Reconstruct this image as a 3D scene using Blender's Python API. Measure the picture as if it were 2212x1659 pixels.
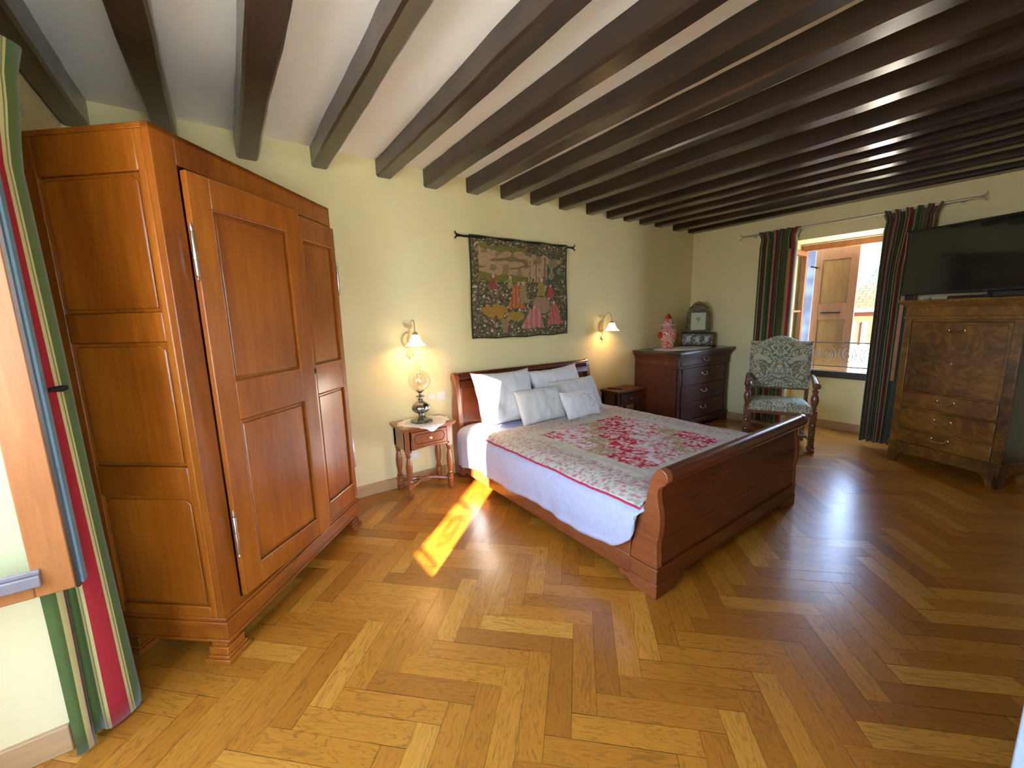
import bpy, math, random
from mathutils import Vector, Matrix, noise
random.seed(7)
PI = math.pi
S = bpy.context.scene
for o in list(bpy.data.objects): bpy.data.objects.remove(o)

# ------------------------------------------------------------------ camera
F, YAW, PITCH, ROLL = 860.458, 0.61694, 0.16256, -0.02434
CAM = Vector((-5.4412, -3.2273, 1.41))
cy, sy, cp, sp = math.cos(YAW), math.sin(YAW), math.cos(PITCH), math.sin(PITCH)
fwd = Vector((sy*cp, cy*cp, -sp)); rt = Vector((cy, -sy, 0)); up = rt.cross(fwd)
c_, s_ = math.cos(ROLL), math.sin(ROLL)
r2 = c_*rt + s_*up; u2 = -s_*rt + c_*up
cam = bpy.data.cameras.new('camera'); cam.sensor_width = 36; cam.lens = F/2212*36; cam.clip_start = .02
co = bpy.data.objects.new('camera', cam); S.collection.objects.link(co)
mw = Matrix((r2, u2, -fwd)).transposed().to_4x4(); mw.translation = CAM
co.matrix_world = mw
S.camera = co

# ------------------------------------------------------------------ world, sun, exposure
S.view_settings.view_transform = 'Standard'
S.view_settings.look = 'None'
S.view_settings.exposure = 1.52
S.view_settings.gamma = 1
S.view_settings.use_curve_mapping = False
SKY = 8.6
w = bpy.data.worlds.new('sky'); S.world = w; w.use_nodes = True
wn = w.node_tree.nodes; wl = w.node_tree.links; wn.clear()
tc = wn.new('ShaderNodeTexCoord'); sx = wn.new('ShaderNodeSeparateXYZ'); wl.new(tc.outputs['Generated'], sx.inputs[0])
rp = wn.new('ShaderNodeValToRGB'); mr = wn.new('ShaderNodeMapRange'); mr.inputs[1].default_value = -1; mr.inputs[2].default_value = 1
wl.new(sx.outputs['Z'], mr.inputs[0]); wl.new(mr.outputs[0], rp.inputs[0])
e = rp.color_ramp.elements
e[0].position = .45; e[0].color = (.33, .31, .27, 1)
e[1].position = .52; e[1].color = (.60, .76, 1, 1)
k = e.new(.75); k.color = (.38, .58, 1, 1)
k = e.new(1.0); k.color = (.32, .50, .95, 1)
bg = wn.new('ShaderNodeBackground'); bg.inputs[1].default_value = SKY
wo = wn.new('ShaderNodeOutputWorld'); wl.new(rp.outputs[0], bg.inputs[0]); wl.new(bg.outputs[0], wo.inputs[0])

SUND = Vector((.756, .655, -.33)).normalized()
sl = bpy.data.lights.new('sun', 'SUN'); sl.energy = 36; sl.angle = .009; sl.color = (1, .86, .66)
so = bpy.data.objects.new('sun', sl); S.collection.objects.link(so)
so.rotation_euler = SUND.to_track_quat('-Z', 'Y').to_euler()
def portal(name, loc, rot, sx_, sy_):
    l = bpy.data.lights.new(name, 'AREA'); l.shape = 'RECTANGLE'; l.size = sx_; l.size_y = sy_; l.cycles.is_portal = True
    o = bpy.data.objects.new(name, l); S.collection.objects.link(o); o.location = loc; o.rotation_euler = rot
portal('window_portal', (-6.56, -2.2, 1.4), (0, -PI/2, 0), 1.7, 1.7)
portal('window_portal', (-5.3, -4.46, 1.2), (PI/2, 0, 0), 1.1, 2.4)
portal('window_portal', (.46, -1.78, 1.42), (0, PI/2, 0), 1.7, 1.3)

S.cycles.use_denoising = True
S.cycles.max_bounces = 10; S.cycles.diffuse_bounces = 6; S.cycles.glossy_bounces = 4
S.cycles.transmission_bounces = 4; S.cycles.transparent_max_bounces = 12
S.cycles.sample_clamp_indirect = 6.0
S.cycles.caustics_reflective = False; S.cycles.caustics_refractive = False
S.cycles.blur_glossy = 1.0

# ------------------------------------------------------------------ materials
def newmat(name):
    m = bpy.data.materials.new(name); m.use_nodes = True
    nt = m.node_tree; b = nt.nodes['Principled BSDF']
    return m, nt, b
def L(nt, a, b): nt.links.new(a, b)
def ramp(nt, fac, cols, interp='LINEAR'):
    r = nt.nodes.new('ShaderNodeValToRGB'); r.color_ramp.interpolation = interp
    el = r.color_ramp.elements
    for i, (p, c) in enumerate(cols):
        if i < 2: x = el[i]; x.position = p
        else: x = el.new(p)
        x.color = (c[0], c[1], c[2], 1)
    L(nt, fac, r.inputs[0]); return r.outputs[0]
def objco(nt, scale=(1, 1, 1), rand=True):
    t = nt.nodes.new('ShaderNodeTexCoord'); out = t.outputs['Object']
    if rand:
        oi = nt.nodes.new('ShaderNodeObjectInfo'); mu = nt.nodes.new('ShaderNodeMath'); mu.operation = 'MULTIPLY'; mu.inputs[1].default_value = 17
        L(nt, oi.outputs['Random'], mu.inputs[0]); ad = nt.nodes.new('ShaderNodeVectorMath'); ad.operation = 'ADD'
        L(nt, out, ad.inputs[0]); L(nt, mu.outputs[0], ad.inputs[1]); out = ad.outputs[0]
    mp = nt.nodes.new('ShaderNodeMapping'); mp.inputs['Scale'].default_value = scale; L(nt, out, mp.inputs[0])
    return mp.outputs[0]
def noise_(nt, vec, scale, detail=4, rough=.6, dist=0):
    n = nt.nodes.new('ShaderNodeTexNoise'); n.inputs['Scale'].default_value = scale; n.inputs['Detail'].default_value = detail
    n.inputs['Roughness'].default_value = rough; n.inputs['Distortion'].default_value = dist
    if vec is not None: L(nt, vec, n.inputs['Vector'])
    return n.outputs['Fac']
def bump(nt, b, h, strength, dist=.002):
    bm = nt.nodes.new('ShaderNodeBump'); bm.inputs['Strength'].default_value = strength; bm.inputs['Distance'].default_value = dist
    L(nt, h, bm.inputs['Height']); L(nt, bm.outputs[0], b.inputs['Normal'])
def mixc(nt, f, a, b, mode='MIX'):
    m = nt.nodes.new('ShaderNodeMix'); m.data_type = 'RGBA'; m.blend_type = mode
    if isinstance(f, (int, float)): m.inputs[0].default_value = f
    else: L(nt, f, m.inputs[0])
    for i, v in ((6, a), (7, b)):
        if isinstance(v, tuple): m.inputs[i].default_value = (v[0], v[1], v[2], 1)
        else: L(nt, v, m.inputs[i])
    return m.outputs[2]
def plain(name, col, rough=.5, metal=0, coat=0, spec=None):
    m, nt, b = newmat(name)
    b.inputs['Base Color'].default_value = (*col, 1); b.inputs['Roughness'].default_value = rough; b.inputs['Metallic'].default_value = metal
    b.inputs['Coat Weight'].default_value = coat
    v = objco(nt, (1, 1, 1)); f = noise_(nt, v, 30, 3)
    c = mixc(nt, f, tuple(x*.85 for x in col), tuple(min(1, x*1.12) for x in col)); L(nt, c, b.inputs['Base Color'])
    return m
def wood(name, dark, mid, light, axis='z', sc=9, stretch=.09, rough=.3, coat=.35, burr=False, bumps=.15):
    m, nt, b = newmat(name)
    s = {'x': (stretch, 1, 1), 'y': (1, stretch, 1), 'z': (1, 1, stretch)}[axis]
    if burr: s = (1, 1, 1)
    v = objco(nt, s)
    f1 = noise_(nt, v, sc, 6, .62, 1.2 if not burr else 3.5)
    c = ramp(nt, f1, [(.28, dark), (.5, mid), (.72, light)])
    v2 = objco(nt, (s[0]*1.0, s[1], s[2]))
    f2 = noise_(nt, v2, sc*9, 3, .7)
    if burr:
        c = ramp(nt, f1, [(.38, dark), (.49, mid), (.60, light)])
    c = mixc(nt, .35, c, ramp(nt, f2, [(.3, tuple(x*.35 for x in mid)), (.7, light)]), 'MIX')
    f3 = noise_(nt, objco(nt, (1, 1, .6)), 2.2, 2, .5)
    c = mixc(nt, .5, c, ramp(nt, f3, [(.35, tuple(x*.55 for x in mid)), (.65, tuple(min(1, x*1.1) for x in light))]), 'MIX') if burr else mixc(nt, .38, c, ramp(nt, f3, [(.3, dark), (.7, light)]), 'MIX')
    L(nt, c, b.inputs['Base Color'])
    b.inputs['Roughness'].default_value = rough; b.inputs['Coat Weight'].default_value = coat; b.inputs['Coat Roughness'].default_value = .18
    bump(nt, b, f2, bumps, .0015)
    return m
def plaster(name, c1, c2, bs=.25):
    m, nt, b = newmat(name)
    v = objco(nt, (1, 1, 1), False)
    f = noise_(nt, v, 1.3, 5, .6); c = ramp(nt, f, [(.3, c1), (.7, c2)])
    L(nt, c, b.inputs['Base Color']); b.inputs['Roughness'].default_value = .75; b.inputs['Specular IOR Level'].default_value = .3
    f2 = noise_(nt, v, 5, 6, .6); bump(nt, b, f2, bs, .02)
    return m
M = {}
M['wall'] = plaster('cream_limewash', (.82, .69, .35), (.88, .765, .42))
M['ceil'] = plaster('white_plaster', (.91, .88, .80), (.94, .92, .85), .3)
M['beam'] = wood('dark_oak_beam', (.014, .008, .005), (.030, .016, .009), (.055, .030, .016), 'y', 6, .1, .30, .40, bumps=.7)
M['armoire'] = wood('walnut_armoire', (.12, .020, .002), (.29, .064, .004), (.50, .15, .010), 'z', 5, .10, .36, .35)
M['armoire_h'] = wood('walnut_rail', (.12, .020, .002), (.28, .060, .004), (.48, .14, .010), 'x', 5, .10, .36, .35)
M['bedv'] = wood('cherry_bed', (.09, .014, .004), (.15, .026, .007), (.21, .042, .012), 'z', 5, .12, .24, .6, bumps=.05)
M['bed_shade'] = wood('cherry_bed_shaded', (.07, .010, .003), (.11, .017, .005), (.16, .028, .008), 'x', 5, .10, .26, .3, bumps=.05)  # darker copy of the bed cherry, with the footboard's shade in its colour
M['headboard_lit'] = wood('cherry_headboard_lit', (.12, .020, .005), (.24, .045, .010), (.36, .08, .02), 'x', 4, .12, .24, .5, bumps=.05)  # brighter cherry copy, with the light on the headboard panel in its colour
M['bed_lit'] = wood('cherry_bed_lit', (.16, .035, .010), (.26, .068, .020), (.35, .11, .035), 'y', 5, .10, .24, .6, bumps=.05)  # lighter cherry copy, with window light on the bed side in its colour
M['night'] = wood('cherry_nightstand', (.13, .030, .007), (.26, .070, .015), (.38, .12, .030), 'z', 6, .12, .28, .4)
M['dresser'] = wood('mahogany_commode', (.035, .008, .003), (.075, .017, .006), (.13, .035, .010), 'x', 5, .12, .50, .06)
M['burr'] = wood('burr_walnut', (.030, .009, .002), (.10, .032, .005), (.34, .145, .018), 'z', 4.2, 1, .30, .3, True)
M['secside'] = wood('secretary_side', (.020, .012, .010), (.035, .02, .015), (.06, .035, .022), 'z', 5, .12, .3, .4)
M['chairwood'] = wood('turned_walnut', (.08, .03, .012), (.17, .065, .025), (.26, .11, .045), 'z', 8, .15, .28, .5)
M['winwood'] = wood('window_oak', (.30, .09, .02), (.40, .13, .032), (.50, .20, .055), 'z', 7, .08, .35, .4)
M['winwoodx'] = wood('window_oak_rail', (.30, .09, .02), (.46, .16, .04), (.58, .24, .07), 'x', 7, .08, .35, .4)
M['skirt'] = wood('oak_baseboard', (.42, .24, .10), (.56, .34, .15), (.66, .43, .21), 'x', 5, .1, .45, .15)
M['shutter'] = wood('shutter_oak', (.12, .05, .025), (.20, .09, .045), (.27, .13, .07), 'z', 6, .1, .5, .1)
M['shutterp'] = wood('shutter_panel', (.10, .05, .015), (.17, .09, .03), (.23, .13, .045), 'z', 6, .1, .5, .1)
M['groove'] = plain('dark_groove', (.02, .008, .004), .6)
M['brass'] = plain('aged_brass', (.55, .42, .22), .32, 1)
M['steel'] = plain('steel', (.6, .58, .55), .3, 1)
M['pewter'] = plain('pewter', (.30, .30, .28), .22, 1)
M['iron'] = plain('wrought_iron', (.02, .015, .013), .5, .6)
M['black'] = plain('black_plastic', (.012, .012, .013), .35)
M['screen'] = plain('tv_screen', (.006, .007, .007), .12, 0, .5)
M['silver'] = plain('brushed_silver', (.6, .55, .42), .3, .9)
M['white'] = plain('white_plastic', (.78, .76, .66), .4)
M['doorpaint'] = plain('pale_blue_white_door_paint', (.44, .56, .68), .5)
M['linen'] = plain('white_pillowcase', (.80, .80, .82), .85)
M['duvet'] = plain('white_duvet_cotton', (.50, .54, .70), .85)
M['pillowgrey'] = plain('ivory_linen', (.72, .71, .70), .85)
M['lace'] = plain('white_lace', (.82, .80, .74), .9)
M['piping'] = plain('red_piping', (.62, .02, .06), .7)
M['sconce'] = plain('patinated_cream_metal', (.52, .40, .20), .5, .15)
M['greyal'] = plain('grey_weatherbar', (.26, .22, .21), .4, .3)
M['seal'] = plain('blue_seal', (.16, .27, .33), .5, 0)
M['rodcream'] = plain('cream_metal_rod', (.55, .48, .33), .45, .3)
M['asphalt'] = plain('street', (.80, .73, .58), .9)

def emis(name, col, st, mixc_=None):
    m, nt, b = newmat(name); b.inputs['Base Color'].default_value = (*col, 1)
    b.inputs['Emission Color'].default_value = (*col, 1); b.inputs['Emission Strength'].default_value = st
    return m
M['bulb'] = emis('bulb_glow', (1, .72, .35), 30)
M['shade'] = emis('frosted_glass_shade_lit', (1, .70, .36), 1.6)

def glass(name, tint, gl=.12, rough=.03, base=.0):
    m = bpy.data.materials.new(name); m.use_nodes = True; nt = m.node_tree; nt.nodes.clear()
    tr = nt.nodes.new('ShaderNodeBsdfTransparent'); tr.inputs[0].default_value = (*tint, 1)
    g = nt.nodes.new('ShaderNodeBsdfGlossy'); g.inputs['Roughness'].default_value = rough
    fr = nt.nodes.new('ShaderNodeLayerWeight'); fr.inputs['Blend'].default_value = .5
    pw = nt.nodes.new('ShaderNodeMath'); pw.operation = 'POWER'; pw.inputs[1].default_value = 4; nt.links.new(fr.outputs['Facing'], pw.inputs[0])
    ad = nt.nodes.new('ShaderNodeMath'); ad.operation = 'MULTIPLY_ADD'; ad.use_clamp = True; ad.inputs[1].default_value = .55; ad.inputs[2].default_value = gl
    nt.links.new(pw.outputs[0], ad.inputs[0])
    mx = nt.nodes.new('ShaderNodeMixShader'); nt.links.new(ad.outputs[0], mx.inputs[0]); nt.links.new(tr.outputs[0], mx.inputs[1]); nt.links.new(g.outputs[0], mx.inputs[2])
    o = nt.nodes.new('ShaderNodeOutputMaterial'); nt.links.new(mx.outputs[0], o.inputs[0])
    return m
M['glass'] = glass('window_glass', (.93, .97, .95), .045)
M['lampglass'] = glass('clear_lamp_glass', (.94, .935, .90), .10)

def attr_mat(name, attr, rough=.85, bs=0, bscale=200):
    m, nt, b = newmat(name)
    a = nt.nodes.new('ShaderNodeAttribute'); a.attribute_name = attr; L(nt, a.outputs['Color'], b.inputs['Base Color'])
    b.inputs['Roughness'].default_value = rough; b.inputs['Specular IOR Level'].default_value = .2
    if bs: bump(nt, b, noise_(nt, objco(nt), bscale, 2), bs, .002)
    return m
M['tapestry'] = attr_mat('woven_tapestry', 'col', .9, .5, 260)
M['quilt'] = attr_mat('floral_quilt', 'col', .85, .6, 40)

# floor: grain along UV.x, per-plank random value
m, nt, b = newmat('oak_parquet'); M['floor'] = m
uv = nt.nodes.new('ShaderNodeUVMap'); rn = nt.nodes.new('ShaderNodeAttribute'); rn.attribute_name = 'rnd'
cmb = nt.nodes.new('ShaderNodeCombineXYZ'); mu = nt.nodes.new('ShaderNodeMath'); mu.operation = 'MULTIPLY'; mu.inputs[1].default_value = 37
L(nt, rn.outputs['Fac'], mu.inputs[0]); L(nt, mu.outputs[0], cmb.inputs[2]); L(nt, mu.outputs[0], cmb.inputs[1])
ad = nt.nodes.new('ShaderNodeVectorMath'); ad.operation = 'ADD'; L(nt, uv.outputs[0], ad.inputs[0]); L(nt, cmb.outputs[0], ad.inputs[1])
mp = nt.nodes.new('ShaderNodeMapping'); mp.inputs['Scale'].default_value = (.14, 1, 1); L(nt, ad.outputs[0], mp.inputs[0])
g1 = noise_(nt, mp.outputs[0], 16, 3, .5, 1.5)
wv = nt.nodes.new('ShaderNodeMath'); wv.operation = 'MULTIPLY'; wv.inputs[1].default_value = 9; L(nt, g1, wv.inputs[0])
fr_ = nt.nodes.new('ShaderNodeMath'); fr_.operation = 'PINGPONG'; fr_.inputs[1].default_value = .5; L(nt, wv.outputs[0], fr_.inputs[0])
g2 = noise_(nt, mp.outputs[0], 160, 4, .7)
base = ramp(nt, rn.outputs['Fac'], [(0, (.33, .108, .009)), (.3, (.42, .150, .013)), (.75, (.50, .192, .018)), (1, (.62, .275, .036))])
c = mixc(nt, ramp(nt, fr_.outputs[0], [(0, (.50,)*3), (.18, (0, 0, 0))]), base, (.15, .055, .010))
c = mixc(nt, ramp(nt, g2, [(.45, (0, 0, 0)), (.75, (.32,)*3)]), c, (.13, .05, .01))
L(nt, c, b.inputs['Base Color']); b.inputs['Roughness'].default_value = .30; b.inputs['Coat Weight'].default_value = .3; b.inputs['Coat Roughness'].default_value = .22
bump(nt, b, g2, .25, .001)

# striped curtain cloth
def curtain_mat(name, stripes, period, rough=.75):
    m, nt, b = newmat(name)
    uv = nt.nodes.new('ShaderNodeUVMap'); sp_ = nt.nodes.new('ShaderNodeSeparateXYZ'); L(nt, uv.outputs[0], sp_.inputs[0])
    d = nt.nodes.new('ShaderNodeMath'); d.operation = 'DIVIDE'; d.inputs[1].default_value = period; L(nt, sp_.outputs[0], d.inputs[0])
    f = nt.nodes.new('ShaderNodeMath'); f.operation = 'FRACT'; L(nt, d.outputs[0], f.inputs[0])
    c = ramp(nt, f.outputs[0], stripes, 'CONSTANT')
    L(nt, c, b.inputs['Base Color']); b.inputs['Roughness'].default_value = rough
    b.inputs['Sheen Weight'].default_value = .2
    bump(nt, b, noise_(nt, objco(nt), 300, 2), .2, .001)
    return m
GR, CR, RD, OL, RD_SHADE = (.075, .12, .016), (.55, .45, .17), (.38, .005, .012), (.18, .18, .05), (.09, .008, .008)  # the darkest red puts the shade of a fold valley into the stripes
st = [(0, GR), (.13, CR), (.20, RD_SHADE), (.31, CR), (.335, GR), (.52, CR), (.55, OL), (.56, CR), (.59, RD), (.79, CR), (.83, OL), (.845, CR), (.87, GR)]
M['curtain'] = curtain_mat('striped_curtain_cloth', st, .26)
st_shaded = [(p, tuple(x*.62 for x in c_)) for p, c_ in st]  # same stripes darkened: shade on the far curtains put into the colour
M['curtain_shaded'] = curtain_mat('striped_curtain_cloth_shaded', st_shaded, .26)

# damask chair fabric: mirrored about the local x=0
m, nt, b = newmat('floral_damask'); M['damask'] = m
t = nt.nodes.new('ShaderNodeTexCoord'); sxx = nt.nodes.new('ShaderNodeSeparateXYZ'); L(nt, t.outputs['Object'], sxx.inputs[0])
ab = nt.nodes.new('ShaderNodeMath'); ab.operation = 'ABSOLUTE'; L(nt, sxx.outputs[0], ab.inputs[0])
cm = nt.nodes.new('ShaderNodeCombineXYZ'); L(nt, ab.outputs[0], cm.inputs[0]); L(nt, sxx.outputs[1], cm.inputs[1]); L(nt, sxx.outputs[2], cm.inputs[2])
n1 = noise_(nt, cm.outputs[0], 8, 2, .5, 2.2); n2 = noise_(nt, cm.outputs[0], 7, 2, .5, 1.0)
leaf = ramp(nt, n2, [(.36, (.17, .19, .13)), (.45, (.20, .19, .08)), (.53, (.30, .20, .10)), (.62, (.15, .17, .13))], 'CONSTANT')
pp = nt.nodes.new('ShaderNodeMath'); pp.operation = 'PINGPONG'; pp.inputs[1].default_value = .09; L(nt, n1, pp.inputs[0])
msk = ramp(nt, pp.outputs[0], [(.038, (0, 0, 0)), (.046, (1, 1, 1))])
c = mixc(nt, msk, (.54, .52, .36), leaf)
L(nt, c, b.inputs['Base Color']); b.inputs['Roughness'].default_value = .8

# red/white jar and misc
m, nt, b = newmat('red_white_porcelain'); M['jar'] = m
v = objco(nt, (1, 1, 1)); n1 = noise_(nt, v, 38, 3, .6, 1.5)
c = ramp(nt, n1, [(.43, (.55, .05, .03)), (.47, (.82, .62, .52)), (.57, (.66, .12, .07))], 'CONSTANT'); L(nt, c, b.inputs['Base Color']); b.inputs['Roughness'].default_value = .15
M['jarred'] = plain('red_glaze', (.55, .04, .015), .15)
m, nt, b = newmat('silver_repousse'); M['orn'] = m
v = objco(nt, (1, 1, 1)); n1 = noise_(nt, v, 60, 3, .6, 1.5)
c = ramp(nt, n1, [(.40, (.08, .055, .028)), (.62, (.48, .39, .22))]); L(nt, c, b.inputs['Base Color']); b.inputs['Metallic'].default_value = .8; b.inputs['Roughness'].default_value = .35
bump(nt, b, n1, 1, .01)
m, nt, b = newmat('shell_inlay'); M['inlay'] = m
v = objco(nt, (1, 1, 1)); vo = nt.nodes.new('ShaderNodeTexVoronoi'); vo.inputs['Scale'].default_value = 34; L(nt, v, vo.inputs['Vector'])
c = ramp(nt, vo.outputs['Distance'], [(.15, (.45, .44, .34)), (.42, (.025, .015, .01))]); L(nt, c, b.inputs['Base Color']); b.inputs['Roughness'].default_value = .25
M['pearl'] = plain('mother_of_pearl', (.45, .44, .36), .25)
M['mirror'] = plain('framed_print', (.66, .62, .40), .5)
M['mirrorart'] = plain('grey_motif', (.30, .30, .20), .5)
# outside
m, nt, b = newmat('roof_tiles'); M['tiles'] = m
uvn = nt.nodes.new('ShaderNodeUVMap'); br = nt.nodes.new('ShaderNodeTexBrick'); br.inputs['Scale'].default_value = 1
br.inputs['Brick Width'].default_value = .22; br.inputs['Row Height'].default_value = .14; br.inputs['Mortar Size'].default_value = .012
br.inputs['Color1'].default_value = (.095, .062, .010, 1); br.inputs['Color2'].default_value = (.13, .085, .016, 1); br.inputs['Mortar'].default_value = (.03, .02, .01, 1)
L(nt, uvn.outputs[0], br.inputs['Vector']); L(nt, br.outputs[0], b.inputs['Base Color']); b.inputs['Roughness'].default_value = .9
M['render'] = plain('orange_render', (.12, .028, .008), .9)
m, nt, b = newmat('rubble_stone'); M['stone'] = m
v = objco(nt, (1, 1, 1)); vo = nt.nodes.new('ShaderNodeTexVoronoi'); vo.inputs['Scale'].default_value = 3; L(nt, v, vo.inputs['Vector'])
c = ramp(nt, vo.outputs['Distance'], [(.2, (.045, .050, .065)), (.55, (.018, .020, .026))]); L(nt, c, b.inputs['Base Color']); b.inputs['Roughness'].default_value = .9
M['whitewash'] = plain('pale_render', (.45, .43, .38), .9)
M['ironlace'] = plain('iron_railing', (.05, .04, .035), .5)
M['foliage'] = plain('box_leaf', (.10, .13, .03), .8)

# ------------------------------------------------------------------ mesh builder
class MB:
    def __init__(s): s.v = []; s.f = []; s.m = []; s.uv = None
    def add(s, vs, fs, mi=0, X=None):
        o = len(s.v)
        s.v += [tuple(X @ Vector(p)) if X is not None else tuple(p) for p in vs]
        s.f += [tuple(i+o for i in f) for f in fs]; s.m += [mi]*len(fs); return s
    def box(s, x0, x1, y0, y1, z0, z1, mi=0, X=None):
        if x0 > x1: x0, x1 = x1, x0
        if y0 > y1: y0, y1 = y1, y0
        if z0 > z1: z0, z1 = z1, z0
        return s.add([(x0,y0,z0),(x1,y0,z0),(x1,y1,z0),(x0,y1,z0),(x0,y0,z1),(x1,y0,z1),(x1,y1,z1),(x0,y1,z1)],
              [(0,3,2,1),(4,5,6,7),(0,1,5,4),(1,2,6,5),(2,3,7,6),(3,0,4,7)], mi, X)
    def prism(s, poly, a, b, axis='x', mi=0, X=None):
        def P(u, v, t): return {'x': (t, u, v), 'y': (u, t, v), 'z': (u, v, t)}[axis]
        n = len(poly); vs = [P(u, v, a) for u, v in poly] + [P(u, v, b) for u, v in poly]
        fs = [tuple(range(n-1, -1, -1)), tuple(range(n, 2*n))] + [(i, (i+1) % n, n+(i+1) % n, n+i) for i in range(n)]
        return s.add(vs, fs, mi, X)
    def lathe(s, prof, c=(0, 0, 0), n=24, mi=0, X=None, rmod=None):
        vs = []; fs = []
        for r, z in prof:
            for i in range(n):
                a = 2*PI*i/n; rr = r*(rmod(a, z) if rmod else 1)
                vs.append((c[0]+rr*math.cos(a), c[1]+rr*math.sin(a), c[2]+z))
        for j in range(len(prof)-1):
            for i in range(n): fs.append((j*n+i, j*n+(i+1) % n, (j+1)*n+(i+1) % n, (j+1)*n+i))
        if prof[0][0] > 1e-4: fs.append(tuple(range(n-1, -1, -1)))
        if prof[-1][0] > 1e-4: fs.append(tuple((len(prof)-1)*n+i for i in range(n)))
        return s.add(vs, fs, mi, X)
    def lathe_open(s, prof, c=(0, 0, 0), n=24, mi=0, X=None, rmod=None):
        k = len(s.f); s.lathe(prof, c, n, mi, X, rmod)
        while len(s.f[-1]) > 4: s.f.pop(); s.m.pop()
        return s
    def tube(s, pts, r, n=8, mi=0, X=None):
        pts = [Vector(p) for p in pts]; N = len(pts); vs = []; fs = []; prev = None
        for j, p in enumerate(pts):
            d = (pts[min(j+1, N-1)] - pts[max(j-1, 0)]).normalized()
            if prev is None:
                a = Vector((0, 0, 1)) if abs(d.z) < .9 else Vector((1, 0, 0)); u = d.cross(a).normalized()
            else: u = (prev - d*prev.dot(d)).normalized()
            prev = u; v = d.cross(u); rr = r[j] if isinstance(r, (list, tuple)) else r
            for i in range(n):
                a = 2*PI*i/n; q = p + rr*(math.cos(a)*u + math.sin(a)*v); vs.append(tuple(q))
        for j in range(N-1):
            for i in range(n): fs.append((j*n+i, j*n+(i+1) % n, (j+1)*n+(i+1) % n, (j+1)*n+i))
        fs.append(tuple(range(n-1, -1, -1))); fs.append(tuple((N-1)*n+i for i in range(n)))
        return s.add(vs, fs, mi, X)
    def ball(s, c, r, n=12, mi=0, sz=(1, 1, 1), X=None):
        pr = [(max(r*math.sin(PI*i/n), 0), -r*math.cos(PI*i/n)) for i in range(n+1)]; pr[0] = (0, -r); pr[-1] = (0, r)
        T = Matrix.Translation(c) @ Matrix.Diagonal((*sz, 1)); T = (X @ T) if X is not None else T
        return s.lathe(pr, (0, 0, 0), 2*n, mi, T)
    def grid(s, fn, nu, nv, mi=0, uvf=None):
        o = len(s.v)
        for j in range(nv+1):
            for i in range(nu+1): s.v.append(tuple(fn(i/nu, j/nv)))
        for j in range(nv):
            for i in range(nu):
                a = o+j*(nu+1)+i; s.f.append((a, a+1, a+nu+2, a+nu+1)); s.m.append(mi)
        return s
    def build(s, name, mats, parent=None, bevel=0, ang=40, solid=0, subs=0):
        me = bpy.data.meshes.new(name); me.from_pydata(s.v, [], s.f); me.update()
        if not isinstance(mats, (list, tuple)): mats = [mats]
        for m_ in mats: me.materials.append(M[m_] if isinstance(m_, str) else m_)
        me.polygons.foreach_set('material_index', s.m)
        me.polygons.foreach_set('use_smooth', [True]*len(s.f)); me.set_sharp_from_angle(angle=math.radians(ang))
        o = bpy.data.objects.new(name, me); S.collection.objects.link(o)
        if solid: k = o.modifiers.new('t', 'SOLIDIFY'); k.thickness = solid; k.offset = 0
        if bevel: k = o.modifiers.new('b', 'BEVEL'); k.width = bevel; k.segments = 2; k.limit_method = 'ANGLE'; k.angle_limit = math.radians(50)
        if subs: k = o.modifiers.new('s', 'SUBSURF'); k.levels = subs; k.render_levels = subs
        if parent: o.parent = parent
        return o
def tag(o, label, cat, group=None, kind=None):
    o['label'] = label; o['category'] = cat
    if group: o['group'] = group
    if kind: o['kind'] = kind
    return o
def thing(name, label, cat, loc=(0, 0, 0), rz=0, group=None, kind=None):
    o = bpy.data.objects.new(name, None); S.collection.objects.link(o); o.empty_display_size = .1
    o.location = loc; o.rotation_euler = (0, 0, rz); return tag(o, label, cat, group, kind)
def copy_tree(o, loc, rz=0, label=None):
    r = o.copy(); S.collection.objects.link(r); r.location = loc; r.rotation_euler = (0, 0, rz)
    if label: r['label'] = label
    def rec(a, b):
        for ch in list(a.children):
            q = ch.copy(); S.collection.objects.link(q); q.parent = b; q.matrix_parent_inverse = ch.matrix_parent_inverse.copy(); rec(ch, q)
    rec(o, r); return r
def uvmap(o, fn):
    me = o.data; l = me.uv_layers.new(name='UVMap')
    for lp in me.loops: l.data[lp.index].uv = fn(lp.vertex_index)
def vcol(o, cols):
    a = o.data.color_attributes.new('col', 'FLOAT_COLOR', 'POINT')
    a.data.foreach_set('color', [x for c in cols for x in (c[0], c[1], c[2], 1)])
def struct(name, mb, mat, label, cat, **kw): return tag(mb.build(name, mat, **kw), label, cat, kind='structure')
def rotv(a): return Matrix.Rotation(a, 4, 'Z')
def rframe(o, n, w_, z0, z1, d0, d1, sw=.05, mi=0, X=None, t=None, b_=None):
    """rectangular frame in local x (n..w_) and z, thickness y d0..d1"""
    t = t or sw; b_ = b_ or sw
    o.box(n, n+sw, d0, d1, z0, z1, mi, X); o.box(w_-sw, w_, d0, d1, z0, z1, mi, X)
    o.box(n+sw, w_-sw, d0, d1, z1-t, z1, mi, X); o.box(n+sw, w_-sw, d0, d1, z0, z0+b_, mi, X)

XL, YF, H, HB = -6.02, -4.10, 2.62, 2.475
NW = .42   # wall thickness at the window niches
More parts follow.
